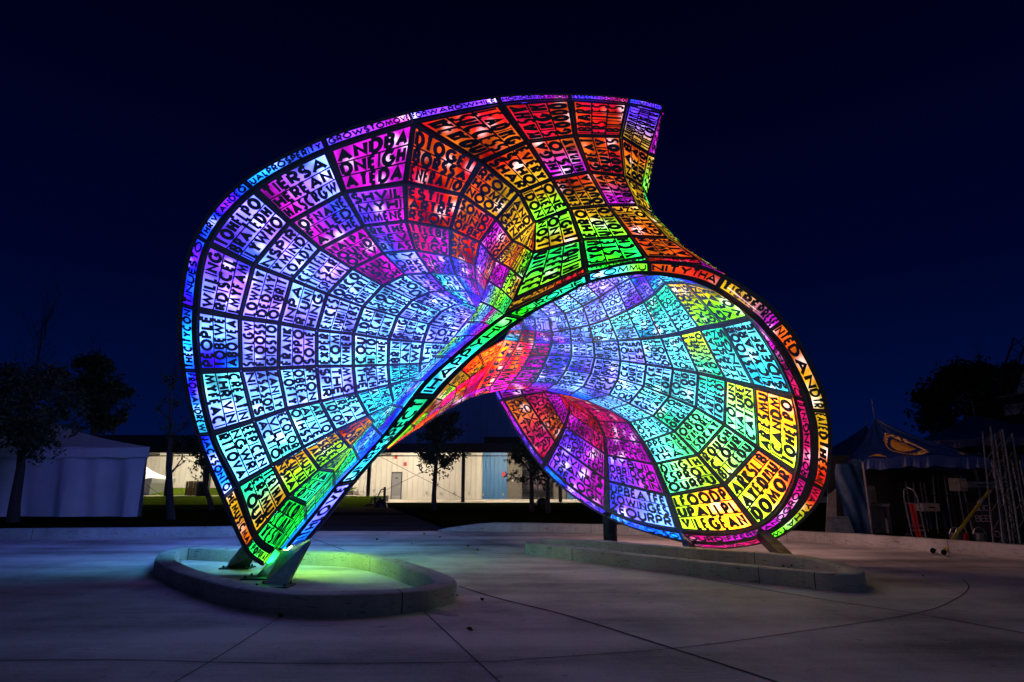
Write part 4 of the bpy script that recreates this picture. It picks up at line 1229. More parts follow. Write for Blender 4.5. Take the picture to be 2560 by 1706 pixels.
# small wall fittings
for px, z in ((937, .75), (1068, .55), (1103, .5), (1137, .5), (1173, .5), (1208, .4), (1258, .4)):
    m = MB(); m.box((hx(px, WY), WY - .12, z), (.12, .1, .2)); m.build('wall_outlet', M['steel'], hall)
for px, z in ((1012, 2.9), (988, 3.5)):
    m = MB(); m.box((hx(px, WY), WY - .16, z), (.22, .16, .3)); m.build('alarm_horn', M['red'], hall)
m = MB(); m.box((hx(1259, WY), WY - .12, 2.05), (.22, .08, .42)); m.build('fire_cabinet', M['red'], hall)
m = MB(); m.box((hx(1282, WY), WY - .08, 1.55), (.16, .1, .16)); m.build('wall_socket', M['blockwhite'], hall)
tag(hall, 'long hall with blue ribbed upper wall over a lit white wall and awning', 'building')
# strip lamps under the awning: lit tubes in a housing
for i, px in enumerate((-200, 120, 400, 660, 830, 1015, 1262, 1480)):
    Yl = AY + 3.2
    x = hx(px, Yl)
    root = empty('strip_lamp', (x, Yl, 3.62))
    tag(root, ['strip lamp under the awning behind the white tent, far left end', 'strip lamp under the awning behind the white tent, second from the left end', 'strip lamp under the awning above the small white tent', 'strip lamp under the awning behind the left funnel', 'strip lamp under the awning left of the grey door', 'strip lamp under the awning just right of the grey door', 'strip lamp under the awning above the blue wall panel', 'strip lamp under the awning behind the round dish'][i], 'lamp', 'strip lamps under the hall awning')
    m = MB(); m.box((x, Yl, 4.04), (1.9, .16, .06)); m.build('housing', M['blockwhite'], root)
    m = MB(); m.tube([(x - .9, Yl, 3.96), (x + .9, Yl, 3.96)], .018, 8); m.build('lit_tube', M['tube'], root)

# ------------------------------------------------------------------ white tents
def tent(name, x0, x1, y0, y1, wall, peak, pk, label, fold=.06, seed=1, sh=0.0):
    rnd = random.Random(seed)
    t = empty(name, ((x0 + x1) / 2, y0, 0))
    n = 60

    def wave(s, z):
        return fold * (math.sin(s * 2.3 + seed) + .6 * math.sin(s * 5.1 + 1.7 * seed + z * .6) + .35 * math.sin(s * 9.7 + z * 1.1)) * (1.15 - .75 * z / wall)
    for (a, b_, ax) in (((x0, y0), (x1, y0), 0), ((x1, y0), (x1 - sh, y1), 1), ((x0, y0), (x0 - sh, y1), 1), ((x0 - sh, y1), (x1 - sh, y1), 0)):
        b = MB()
        rows = 8
        L = math.hypot(b_[0] - a[0], b_[1] - a[1])
        for j in range(rows + 1):
            z = wall * j / rows
            for i in range(n + 1):
                s = i / n
                x, y = a[0] + (b_[0] - a[0]) * s, a[1] + (b_[1] - a[1]) * s
                w = wave(s * L, z)
                pull = 0.0
                b.v.append((x + (w if ax else -pull), y + (0 if ax else -w), z + .01))
        for j in range(rows):
            for i in range(n):
                k = j * (n + 1) + i
                b.f.append((k, k + 1, k + n + 2, k + n + 1)); b.m.append(0)
        b.build('side_wall', M['tent'], t, smooth=True)
    b = MB()
    ov = .18
    c = [(x0 - ov, y0 - ov, wall), (x1 + ov, y0 - ov, wall), (x1 + ov - sh, y1 + ov, wall), (x0 - ov - sh, y1 + ov, wall)]
    for i in range(4):
        p, q = Vector(c[i]), Vector(c[(i + 1) % 4])
        pkv = Vector((*peak, pk))
        # sagging hip faces
        ns = 10
        for u in range(ns):
            for v in range(ns):
                def pt(u, v):
                    e = p.lerp(q, u / ns)
                    r = e.lerp(pkv, v / ns)
                    r.z -= .22 * math.sin(math.pi * v / ns) * (1.0) + .1 * math.sin(math.pi * u / ns) * (1 - v / ns)
                    return r
                b.poly([pt(u, v), pt(u + 1, v), pt(u + 1, v + 1), pt(u, v + 1)])
    roof = b.build('roof', M['tent'], t)
    b = MB()
    for i in range(4):
        p, q = Vector(c[i]), Vector(c[(i + 1) % 4])
        for u in range(30):
            a1, a2 = p.lerp(q, u / 30), p.lerp(q, (u + 1) / 30)
            s1, s2 = .1 * math.sin(math.pi * u / 30), .1 * math.sin(math.pi * (u + 1) / 30)
            b.poly([a1 - Vector((0, 0, .42 + .03 * math.sin(u * 2.1))), a2 - Vector((0, 0, .42 + .03 * math.sin((u + 1) * 2.1))), a2 - Vector((0, 0, s2)), a1 - Vector((0, 0, s1))])
    b.build('valance', M['tent'], t)
    tag(t, label, 'tent')
    return t


tent('frame_tent', -28.5, -14.9, 24.8, 33, 2.85, (-23.2, 28.9), 4.7, 'large white frame tent with draped side walls behind the bare trees', seed=2, sh=5.8, fold=.12)
tent('frame_tent', hx(322, 47), hx(385, 47), 46.6, 49.5, 1.75, (hx(352, 48), 48.2), 2.7, 'small white peaked tent by the hall, right of the large white tent', seed=5, fold=.03)

# wooden fence screen and bin near the hall
fx0, fx1 = hx(466, 45), hx(522, 45)
fence = empty('fence_screen', ((fx0 + fx1) / 2, 45, .46))
for i in range(9):
    x = fx0 + (fx1 - fx0) * (i + .5) / 9
    m = MB(); m.box((x, 45 + .02 * (i % 2), .98), ((fx1 - fx0) / 9 - .03, .03, 1.0 + .05 * random.random())); m.build('plank', M['wood'], fence)
m = MB(); m.box(((fx0 + fx1) / 2, 45.06, .7), (fx1 - fx0, .04, .08)); m.box(((fx0 + fx1) / 2, 45.06, 1.3), (fx1 - fx0, .04, .08)); m.build('rail', M['wood'], fence)
tag(fence, 'low wooden plank screen in front of the lit hall, left side', 'fence')
bx = hx(505, 44.4)
bn = empty('litter_bin', (bx, 44.4, .46))
m = MB(); m.tube([(bx, 44.4, .46), (bx, 44.4, 1.26)], [.3, .34], 14); m.build('bin_body', M['bin'], bn)
m = MB(); m.tube([(bx, 44.4, 1.26), (bx, 44.4, 1.41), (bx, 44.4, 1.5)], [.36, .34, .14], 14); m.build('lid', M['bin'], bn)
m = MB(); m.tube([(bx, 44.4, 1.345), (bx, 44.4, 1.36)], [.352, .35], 14); m.build('blue_band', M['blue_door'], bn)
tag(bn, 'black round litter bin beside a dark post near the hall', 'bin')
px_ = hx(519, 44.2)
m = MB(); m.box((px_, 44.2, 1.98), (.32, .32, 3.04)); po = m.build('post', M['dark']); tag(po, 'thick dark post right of the litter bin', 'post')

# handrail with bollards by the path
hr = empty('handrail', tuple(gnd(945, 1262)))
def hp(x, y): return at(x, y, 33.5)
for (x, yt, yb) in ((938, 1241, 1262), (950, 1243, 1260), (962, 1218, 1263)):
    m = MB(); a, b_ = hp(x, yt), hp(x, yb); m.tube([(a.x, a.y, .1), a], .07, 8); m.build('post', M['dark'], hr)
m = MB(); m.tube([hp(926, 1265), hp(929, 1247), hp(936, 1246)], .035, 6); m.tube([hp(943, 1258), hp(943, 1246), hp(952, 1226), hp(957, 1223), hp(960, 1226)], .035, 6); m.build('rail', M['dark'], hr)
tag(hr, 'dark bent handrail and posts at the end of the path', 'handrail')
m = MB(); c = hp(952, 1262); m.mesh([(c.x + .38 * math.cos(a) * math.cos(e), c.y + .3 * math.sin(a) * math.cos(e), .1 + .42 * math.sin(e) * (1 + .1 * math.sin(3 * a))) for e in (0, .4, .8, 1.2, 1.5) for a in [2 * math.pi * k / 12 for k in range(12)]], [(e * 12 + k, e * 12 + (k + 1) % 12, (e + 1) * 12 + (k + 1) % 12, (e + 1) * 12 + k) for e in range(4) for k in range(12)])
o = m.build('boulder', M['dark'], smooth=True); tag(o, 'small dark boulder at the foot of the handrail', 'boulder')
m = MB(); c = at(1356, 1263, 38); m.mesh([(c.x + .42 * math.cos(a) * math.cos(e), c.y + .3 * math.sin(a) * math.cos(e), .1 + .42 * math.sin(e)) for e in (0, .4, .8, 1.2, 1.5) for a in [2 * math.pi * k / 12 for k in range(12)]], [(e * 12 + k, e * 12 + (k + 1) % 12, (e + 1) * 12 + (k + 1) % 12, (e + 1) * 12 + k) for e in range(4) for k in range(12)])
o = m.build('boulder', M['dark'], smooth=True); tag(o, 'dark boulder on the lawn between two trunks by the glazed door', 'boulder')


# ------------------------------------------------------------------ trees
def tree(name, base, H, r0, fork, crown, nleaf, leaf, label, seed, bare=0, mat_l='leaf', lean=(0, 0), twig=1.0):
    rnd = random.Random(seed)
    b = Vector(base)
    t = empty(name, tuple(b))
    top = b + Vector((lean[0], lean[1], H))
    wood = MB()
    pts = [b + Vector((0, 0, -.1)), b.lerp(top, .12) + Vector((rnd.uniform(-.06, .06), 0, 0)), b.lerp(top, .35) + Vector((rnd.uniform(-.1, .1), rnd.uniform(-.1, .1), 0)), b.lerp(top, .62) + Vector((rnd.uniform(-.12, .12), rnd.uniform(-.1, .1), 0)), top]
    wood.tube(pts, [r0 * 1.25, r0, r0 * .8, r0 * .5, r0 * .12], 9)
    ends = []
    cc, cr = Vector(crown[0]), crown[1]

    def limb(p, d, L, r, depth):
        n = 3
        q = [p]
        dd = d.copy()
        for i in range(n):
            dd = (dd + Vector((rnd.uniform(-.3, .3), rnd.uniform(-.3, .3), rnd.uniform(-.05, .28)))).normalized()
            q.append(q[-1] + dd * L / n)
        wood.tube(q, [r, r * .75, r * .5, r * .22], 5, caps=False)
        ends.extend(q[1:])
        if depth > 0:
            for _ in range(3 if depth > 1 else 4):
                k = rnd.choice((1, 2, 3))
                nd_ = (dd + Vector((rnd.uniform(-1, 1), rnd.uniform(-1, 1), rnd.uniform(-.3, .6)))).normalized()
                limb(q[k], nd_, L * rnd.uniform(.45, .7), r * .45, depth - 1)
    nl = int(12 * twig)
    for i in range(nl):
        f = fork + (1 - fork) * (i + rnd.random()) / nl
        p = b.lerp(top, f)
        a = i * 2.4 + rnd.uniform(-.4, .4)
        up = .35 + .9 * f
        d = Vector((math.cos(a), math.sin(a), up)).normalized()
        limb(p, d, cr[0] * rnd.uniform(.6, 1.0) * (1.15 - .55 * f), r0 * .42 * (1.15 - f), 2)
    if bare:
        for i in range(bare):
            p = top + Vector((rnd.uniform(-.4, .4) * cr[0] * .5, rnd.uniform(-.3, .3), -rnd.uniform(0, cr[2] * .7)))
            d = Vector((rnd.uniform(-.45, .45), rnd.uniform(-.3, .3), 1)).normalized()
            limb(p, d, cr[2] * rnd.uniform(.5, .8), r0 * .16, 2)
    wood.build('trunk', M['bark'], t)
    if nleaf:
        V, F = [], []
        ends2 = [e for e in ends if ((e.x - cc.x) / cr[0]) ** 2 + ((e.y - cc.y) / cr[1]) ** 2 + ((e.z - cc.z) / cr[2]) ** 2 < 1.3] or ends
        clumps = ends2[:]
        for _ in range(70):
            u = Vector((rnd.gauss(0, 1), rnd.gauss(0, 1), rnd.gauss(0, 1))).normalized() * rnd.uniform(.45, 1) ** .6
            clumps.append(cc + Vector((u.x * cr[0], u.y * cr[1], u.z * cr[2])))
        for _ in range(nleaf):
            c = rnd.choice(clumps)
            p = c + Vector((rnd.gauss(0, .16), rnd.gauss(0, .16), rnd.gauss(0, .13))) * cr[0] * .55
            n = Vector((rnd.gauss(0, 1), rnd.gauss(0, 1), rnd.gauss(0, 1) + .4)).normalized()
            x = n.orthogonal().normalized()
            x.rotate(Matrix.Rotation(rnd.uniform(0, 6.3), 3, n))
            y = n.cross(x)
            s = leaf * rnd.uniform(.6, 1.3)
            k = len(V)
            V += [p - x * s, p + y * s * .42 + n * s * .15, p + x * s, p - y * s * .42 + n * s * .1]
            F.append((k, k + 1, k + 2, k + 3))
        me = bpy.data.meshes.new('crown')
        me.from_pydata([tuple(v) for v in V], [], F)
        me.materials.append(M[mat_l])
        o = bpy.data.objects.new('crown', me); col.objects.link(o); o.parent = t
        o.matrix_parent_inverse = Matrix.Translation(t.location).inverted()
    tag(t, label, 'tree')
    return t


def tree_px(name, px_base, Y, px_top, crown_c, crown_r, **kw):
    b = at(px_base[0], px_base[1], Y); b.z = .1
    tp = at(px_top[0], px_top[1], Y)
    c = at(crown_c[0], crown_c[1], Y)
    k = Y / FPX * 1.03
    return tree(name, b, tp.z - b.z, kw.pop('r0'), kw.pop('fork'), (c, (crown_r[0] * k, crown_r[0] * k * .9, crown_r[1] * k)), lean=(tp.x - b.x, 0), **kw)


tree_px('street_tree', (34, 1300), 21.5, (70, 930), (80, 1040), (125, 115), r0=.17, fork=.36, nleaf=6500, leaf=.1, label='dark leafy tree with forked trunk in front of the white tent', seed=11)
tree_px('bare_tree', (60, 1290), 36, (108, 800), (100, 900), (70, 130), r0=.16, fork=.45, nleaf=0, leaf=.1, bare=9, label='tall leafless tree rising above the leafy crown at far left', seed=4)
tree_px('broadleaf_tree', (235, 1240), 36, (235, 920), (222, 1000), (85, 92), r0=.2, fork=.45, nleaf=5000, leaf=.16, bare=3, label='dense dark tree behind the white tent roof', seed=21)
tree_px('slender_tree', (430, 1296), 23, (425, 930), (430, 1040), (48, 90), r0=.13, fork=.3, nleaf=260, leaf=.08, bare=6, label='slender almost leafless young tree left of the glowing funnel', seed=31, twig=.8)
tree_px('street_tree', (533, 1262), 30, (490, 1100), (500, 1150), (42, 48), r0=.12, fork=.5, nleaf=900, leaf=.1, label='small leafy tree half hidden behind the funnel rim', seed=41)
tree_px('street_tree', (1085, 1266), 31, (1098, 985), (1100, 1110), (66, 100), r0=.12, fork=.30, nleaf=5200, leaf=.1, label='upright young tree in front of the white wall under the arch', seed=51)
tree_px('street_tree', (1330, 1266), 29, (1326, 1085), (1320, 1160), (55, 62), r0=.11, fork=.42, nleaf=3800, leaf=.1, label='dark tree by the brick bay, left of the glazed door', seed=61)
tree_px('street_tree', (1372, 1270), 28, (1360, 1110), (1368, 1175), (48, 50), r0=.11, fork=.5, nleaf=2200, leaf=.1, label='dark tree in front of the glazed door beside the dish rim', seed=71)
tree_px('conifer', (2420, 1300), 55, (2440, 925), (2430, 1050), (130, 120), r0=.4, fork=.2, nleaf=9000, leaf=.3, mat_l='leaf2', label='broad dark evergreen behind the blue canopies', seed=81)
tree_px('conifer', (2520, 1300), 60, (2525, 940), (2520, 1040), (90, 110), r0=.4, fork=.2, nleaf=6000, leaf=.32, mat_l='leaf2', label='dark evergreen behind the lighting truss at far right', seed=82)


# ------------------------------------------------------------------ canopies and gear on the right
def text_on(name, txt, fn, material, parent, sw=.17, aspect=5, s0=0, s1=1, t0=0, t1=1):
    b = MB()
    for V, F, L in text_line(txt, s0, s1, t0, t1, aspect, sw):
        b.mesh([fn(s, t_, .003 + L * .0008) for s, t_ in V], F)
    return b.build(name, material, parent)


def canopy(label, corners, eave, peak, pk_z, poles=True, val=.28, pole_mat='alu', mastmat='alu', mast=.55):
    c = [Vector((p[0], p[1], eave)) for p in corners]
    pk = Vector((*peak, pk_z))
    t = empty('canopy', tuple((c[0] + c[1]) / 2 * Vector((1, 1, 0)).length * 0 + Vector(((c[0].x + c[1].x) / 2, (c[0].y + c[1].y) / 2, 0))))
    b = MB()

    def pt(i, u, v):
        e = c[i].lerp(c[(i + 1) % 4], u)
        r = e.lerp(pk, v)
        r.z -= .16 * math.sin(math.pi * v) ** 1.0 * (1 - .25 * math.cos(2 * math.pi * u)) - .02 * math.sin(u * 23 + v * 7)
        r.z += .09 * math.sin(math.pi * u) * (1 - v)
        return r
    N = 12
    NU = 40
    for i in range(4):
        for u in range(NU):
            for v in range(N):
                b.poly([pt(i, u / NU, v / N), pt(i, (u + 1) / NU, v / N), pt(i, (u + 1) / NU, (v + 1) / N), pt(i, u / NU, (v + 1) / N)])
    b.build('top', M['blue_vinyl'], t)
    b = MB()
    for i in range(4):
        n = 40
        for u in range(n):
            a1, a2 = pt(i, u / n, 0), pt(i, (u + 1) / n, 0)
            w1, w2 = .012 * math.sin(u * 1.3 + 2 * math.sin(u * .37)), .012 * math.sin((u + 1) * 1.3 + 2 * math.sin((u + 1) * .37))
            b.poly([a1 + Vector((w1 * .5, w1, -val + .02 * math.sin(u * .9))), a2 + Vector((w2 * .5, w2, -val + .02 * math.sin((u + 1) * .9))), a2, a1])
    b.build('valance', M['blue_vinyl'], t)
    if poles:
        for p in c:
            m = MB(); m.tube([(p.x, p.y, .05), (p.x, p.y, eave - .05)], .035, 8); m.build('pole', M[pole_mat], t)
    if mast:
        m = MB(); m.tube([pk - Vector((0, 0, .1)), pk + Vector((-.02, 0, mast))], .014, 6); m.build('mast', M[mastmat], t)
    tag(t, label, 'canopy')
    return t, pt


# nearest canopy with the oval print
ca, cb = at(2157, 1160, 16.4), at(2478, 1195, 15.2)
can1, pt1 = canopy('blue peaked canopy printed with a golden oval and arched lettering', [(ca.x, ca.y), (cb.x + .1, cb.y), (cb.x + 2.0, cb.y + 3.1), (ca.x + 1.3, ca.y + 3.3)], 2.05, ((ca.x + cb.x) / 2 - .25, (ca.y + cb.y) / 2 + 1.4), 3.25)


def logo(s, t_, off):
    u, v = .02 + .96 * s, .02 + .85 * t_
    p = pt1(0, u, v)
    e = 1e-2
    n = (pt1(0, u + e, v) - p).cross(pt1(0, u, v + e) - p).normalized()
    if n.y > 0: n = -n
    return p + n * (off + .008)


def oval(name, cx, cy, rx, ry, r_in, material, a0=0, a1=360, off=0):
    b = MB()
    n = 40
    pts = []
    for k in range(n):
        A, B_ = R(a0 + (a1 - a0) * k / n), R(a0 + (a1 - a0) * (k + 1) / n)
        P = [(cx + rx * f * math.cos(a), cy + ry * f * math.sin(a)) for a, f in ((A, r_in), (B_, r_in), (B_, 1), (A, 1))]
        b.poly([logo(x, y, off) for x, y in P])
    return b.build(name, material, can1)


oval('print_oval', .47, .46, .145, .2, .0, M['gold'], off=.002)
oval('print_ring', .47, .44, .23, .38, .9, M['gold_text'], 150, 395, off=.001)


def arch(txt, a0, a1, rx, ry, hgt, name, inward=False, cx=.47, cy=.44):
    def fn(s, t_, off):
        a = R(a0 + (a1 - a0) * s)
        k = 1 + (hgt * t_ if not inward else -hgt * (1 - t_) + 0)
        return logo(cx + rx * k * math.cos(a), cy + ry * k * math.sin(a), off)
    text_on(name, txt, fn, M['gold_text'], can1, sw=.2, aspect=4.2)


arch('GEORGES', 158, 22, .19, .29, .38, 'lettering')
arch('FUN FOODS', 215, 325, .235, .39, -.30, 'lettering')
# gilt flourishes at the eave corners
for (u0, u1) in ((.03, .2), (.84, .99)):
    b = MB()
    for k in range(10):
        f0, f1 = k / 10, (k + 1) / 10
        b.poly([logo(u0 + (u1 - u0) * f, .03 + .05 * math.sin(f * 3.1) + w * math.sin(math.pi * f), .002) for f, w in ((f0, 0), (f1, 0), (f1, .11), (f0, .11))])
    b.build('print_flourish', M['gold'], can1)

cc_, cd_ = at(2440, 1105, 21), at(2640, 1120, 19)
can2, _ = canopy('plain blue canopy higher up behind the truss legs', [(cc_.x - 1.6, cc_.y), (cd_.x + 1.5, cd_.y - .6), (cd_.x + 3, cd_.y + 5), (cc_.x, cc_.y + 5)], 2.85, (at(2438, 1045, 23).x, 23), 3.95)
can3, _ = canopy('dark blue canopy peak behind the oval printed canopy, left', [(at(2060, 1150, 22).x, 22), (at(2200, 1150, 22).x, 21.4), (at(2200, 1150, 22).x + 1, 25), (at(2060, 1150, 22).x + .6, 25)], 2.3, (at(2168, 1080, 23.5).x, 23.5), 3.6)

# blue tarp side wall
b = MB()
n, r_ = 26, 10
p0, p1 = at(2092, 1160, 16.5), at(2156, 1160, 16.45)
for j in range(r_ + 1):
    for i in range(n + 1):
        s, z = i / n, .1 + 1.85 * j / r_
        y = 16.5 + .05 * math.sin(s * 7 + z * 1.7 + math.sin(z * 3)) + .03 * math.sin(s * 15 + z * 5.2) + .10 * math.sin(z * 2.4 + s * 3) * s + .02 * math.sin(z * 11 + s * 9)
        b.v.append((p0.x + (p1.x - p0.x) * s + .06 * math.sin(z * 3) * (1 - s), y, z + .12 * (1 - s) * (j == 0)))
for j in range(r_):
    for i in range(n):
        k = j * (n + 1) + i
        b.f.append((k, k + 1, k + n + 2, k + n + 1)); b.m.append(0)
o = b.build('tarp_wall', M['tarp'], smooth=True)
tag(o, 'crumpled blue tarp hanging at the left side of the printed canopy', 'tarp')

def slab(name, pts, th, material, parent=None):
    b = MB()
    P = [Vector(p) for p in pts]
    n = (P[1] - P[0]).cross(P[-1] - P[0]).normalized() * th
    k = len(P)
    b.mesh(P + [p + n for p in P], [tuple(range(k)), tuple(range(2 * k - 1, k - 1, -1))] + [(i, i + k, (i + 1) % k + k, (i + 1) % k) for i in range(k)])
    return b.build(name, material, parent)


# aluminium grating leaning on the tarp
gr = empty('leaning_grating', tuple(gnd(2110, 1345)))
a, b_ = at(2090, 1347, 16.0), at(2140, 1348, 15.9)
a.z = b_.z = .02
up = Vector((.02, .35, .58))
for i in range(7):
    q = a.lerp(b_, i / 6)
    m = MB(); m.bar(q, q + up, .07, .025); m.build('slat', M['alu'], gr)
m = MB(); m.bar(a + up * .97 + Vector((0, -.03, 0)), b_ + up * .97 + Vector((0, -.03, 0)), .05, .03); m.build('rail', M['alu'], gr)
tag(gr, 'slatted aluminium grating leaning against the blue tarp', 'grating')

# sink table
sk = empty('sink_table', tuple(gnd(2200, 1350)))
def wpt(x, y, Y): return at(x, y, Y)
s0, s1 = wpt(2170, 1295, 17.2), wpt(2229, 1290, 17.0)
m = MB(); m.box(((s0.x + s1.x) / 2, 17.3, .86), (s1.x - s0.x, .6, .07)); m.build('top', M['box_white'], sk)
m = MB(); m.box(((s0.x + s1.x) / 2, 17.62, 1.12), (s1.x - s0.x, .05, .5)); m.build('splash_back', M['box_white'], sk)
m = MB(); m.box((s0.x + .22, 17.4, .45), (.42, .45, .72)); m.build('cabinet', M['box_white'], sk)
for x in (s0.x + .03, s1.x - .05):
    for y in (17.05, 17.55):
        m = MB(); m.box((x, y, .42), (.05, .05, .84)); m.build('leg', M['alu'], sk)
m = MB(); m.tube([(s0.x + .25, 17.5, .9), (s0.x + .25, 17.5, 1.3), (s0.x + .25, 17.35, 1.36), (s0.x + .25, 17.28, 1.25)], .018, 6); m.build('tap', M['steel'], sk)
m = MB(); m.tube([(s0.x + .52, 17.2, .05), (s0.x + .52, 17.2, .5)], .09, 10); m.build('waste_can', M['alu'], sk)
tag(sk, 'off white sink table with splash back under the printed canopy', 'sink')

# hand truck
ht = empty('hand_truck', tuple(gnd(2300, 1360)))
h0, h1 = at(2284, 1358, 15.6), at(2318, 1358, 15.5)
zt = 1.12
for x, y in ((h0.x, h0.y), (h1.x, h1.y)):
    m = MB(); m.tube([(x, y, .05), (x, y + .12, zt)], .018, 7); m.build('upright', M['alu'], ht)
m = MB(); m.tube([(h0.x, h0.y + .12, zt), (h0.x + .05, h0.y + .14, zt + .16), ((h0.x + h1.x) / 2, h0.y + .15, zt + .22), (h1.x - .05, h1.y + .14, zt + .16), (h1.x, h1.y + .12, zt)], .018, 7); m.build('handle', M['alu'], ht)
for z in (.3, .42, .95):
    m = MB(); m.bar((h0.x, h0.y + .02 + .11 * z, z), (h1.x, h1.y + .02 + .11 * z, z), .03); m.build('cross_bar', M['alu'], ht)
for f in (.36, .66):
    m = MB(); x = h0.x + (h1.x - h0.x) * f; m.bar((x, h0.y - .03, .1), (x, h0.y + .06, .95), .05, .012); m.build('strap', M['red'], ht)
m = MB(); m.box(((h0.x + h1.x) / 2, h0.y - .14, .03), (h1.x - h0.x, .28, .012)); m.build('toe_plate', M['alu'], ht)
for x in (h0.x - .04, h1.x + .04):
    m = MB(); m.tube([(x - .03, h0.y + .1, .12), (x + .03, h0.y + .1, .12)], .12, 14); m.build('wheel', M['bin'], ht)
tag(ht, 'aluminium hand truck with red straps standing under the printed canopy', 'hand truck')

# truss legs
def truss(name, base, top, w, label, n=14, r=.018, material='alu'):
    base, top = Vector(base), Vector(top)
    t = empty(name, tuple(base))
    d = (top - base).normalized()
    x = d.cross(Vector((0, 1, 0))).normalized()
    y = x.cross(d)
    cs = [x * sx * w / 2 + y * sy * w / 2 for sx, sy in ((-1, -1), (1, -1), (1, 1), (-1, 1))]
    for c in cs:
        m = MB(); m.tube([base + c, top + c], r, 7); m.build('chord', M[material], t)
    m = MB()
    for i in range(n):
        for k in range(4):
            p, q = base.lerp(top, i / n), base.lerp(top, (i + 1) / n)
            c0, c1 = cs[k], cs[(k + 1) % 4]
            m.tube([p + c0, q + c1] if i % 2 else [p + c1, q + c0], r * .5, 5, caps=False)
    o = m.build('lacing', M['dark'], t)
    tag(t, label, 'truss')
    return t


truss('support_truss', gnd(2512, 1385) + Vector((0, 0, .05)), at(2478, 1078, 14.6), .24, 'slim aluminium truss leg nearest the yellow strap')
truss('support_truss', gnd(2556, 1392) + Vector((0, 0, .05)), at(2508, 1085, 14.2), .22, 'slim aluminium truss leg at the right picture edge')
truss('truss_tower', at(2498, 1070, 27), at(2575, 850, 26.4), .8, 'leaning dark lattice tower holding the pale screen at far right', n=9, r=.04, material='dark')
truss('truss_beam', at(2498, 1010, 26.5), at(2640, 985, 25.5), .55, 'horizontal lattice beam crossing below the pale screen', n=10, r=.035, material='alu')
o = slab('stage_screen', [at(2535, 985, 27.4), at(2700, 960, 27.4), at(2700, 830, 27.4), at(2590, 850, 27.4)], .08, M['purple_cloth'])
tag(o, 'pale grey stage screen behind the leaning lattice tower', 'screen')
o = slab('stage_banner', [at(2510, 1040, 26.9), at(2700, 1020, 26.9), at(2700, 985, 26.9), at(2512, 1012, 26.9)], .06, M['purple_cloth'])
tag(o, 'pale cloth banner hanging under the horizontal lattice beam', 'banner')

# yellow ratchet strap from truss to kerb
st = empty('ratchet_strap', tuple(gnd(2362, 1372)))
pa, pb = at(2362, 1374, 13.6), at(2476, 1224, 14.4)
m = MB(); m.bar(pa, pb, .06, .012, up=Vector((0, 1, 0))); m.build('webbing', M['yellow'], st)
q = pa.lerp(pb, .78); m = MB(); m.bar(q - (pb - pa).normalized() * .08, q + (pb - pa).normalized() * .08, .1, .06); m.build('ratchet', M['steel'], st)
m = MB(); m.box(pa - Vector((0, 0, .03)), (.09, .07, .08)); m.build('hook', M['yellow'], st)
tag(st, 'taut yellow ratchet strap from the truss leg down to the kerb', 'strap')
# pipe stubs through the kerb
for i, (x, y) in enumerate(((2331, 1376), (2358, 1380))):
    c = at(x, y, 13.15 - .3 * i)
    m = MB(); m.tube([c + Vector((.02, .1, 0)), c + Vector((-.06, -.12, 0))], .062, 12, caps=False); pi = m.build('pipe_sleeve', M['blockwhite'])
    m = MB(); m.tube([c + Vector((0, .02, 0)), c + Vector((-.03, -.05, 0))], .055, 12); m.build('bore', M['black'], pi)
    tag(pi, ['left of two round pipe sleeves sticking out of the kerb', 'right of two round pipe sleeves sticking out of the kerb, below the strap'][i], 'pipe')

# racks of folded frames in the dark
def rack(px0, px1, py0, py1, Y, nx, nz, label, seed, material='dark'):
    rnd = random.Random(seed)
    a, b_ = at(px0, py1, Y), at(px1, py0, Y)
    a.z = max(a.z, .03)
    t = empty('equipment_rack', ((a.x + b_.x) / 2, Y, 0))
    for i in range(nx + 1):
        x = a.x + (b_.x - a.x) * i / nx
        m = MB(); m.tube([(x, Y + rnd.uniform(-.1, .1), 0.02), (x + rnd.uniform(-.05, .05), Y, b_.z)], .018, 6); m.build('post', M['alu'] if rnd.random() < .5 else M['dark'], t)
    for j in range(nz + 1):
        z = .15 + (b_.z - .2) * j / nz
        m = MB(); m.bar((a.x, Y, z), (b_.x, Y, z + rnd.uniform(-.03, .03)), .03); m.build('shelf_bar', M['dark'], t)
    tag(t, label, 'rack')
    return t


rack(2268, 2330, 1205, 1350, 17.6, 5, 4, 'rack of folded frames behind the hand truck', 1)
rack(2352, 2402, 1190, 1345, 17.0, 7, 3, 'rack of upright poles left of the truss legs', 2)
rack(2532, 2600, 1150, 1392, 15.4, 6, 5, 'rack of rods and frames at the right picture edge', 3)
# equipment boxes
bxs = [((2296, 1278), (2336, 1258), 17.0, 'box_white', 'pale equipment box on the rack behind the hand truck'),
       ((2387, 1228), (2402, 1196), 16.6, 'box_white', 'small pale control box on the pole rack'),
       ((2405, 1220), (2475, 1205), 16.4, 'alu', 'long aluminium flight case behind the yellow strap')]
for (p, q, Y, mt_, lb) in bxs:
    a, b_ = at(*p, Y), at(*q, Y)
    root = empty('equipment_case', ((a.x + b_.x) / 2, Y, a.z))
    m = MB(); m.box(((a.x + b_.x) / 2, Y, (a.z + b_.z) / 2), (b_.x - a.x, .4, abs(b_.z - a.z))); m.build('case_body', M[mt_], root, bevel=.015)
    m = MB(); m.box(((a.x + b_.x) / 2, Y - .215, (a.z + b_.z) / 2), ((b_.x - a.x) * .3, .03, .04)); m.build('handle', M['dark'], root)
    tag(root, lb, 'case')
# dark backdrop under the canopies: black cloth walls
o = slab('backdrop_cloth', [(ca.x + .6, 19.6, .02), (cb.x + 3.5, 18.4, .02), (cb.x + 3.5, 18.4, 2.3), (ca.x + .6, 19.6, 2.3)], .04, M['black'])
tag(o, 'black cloth wall hanging at the back of the printed canopy', 'backdrop')
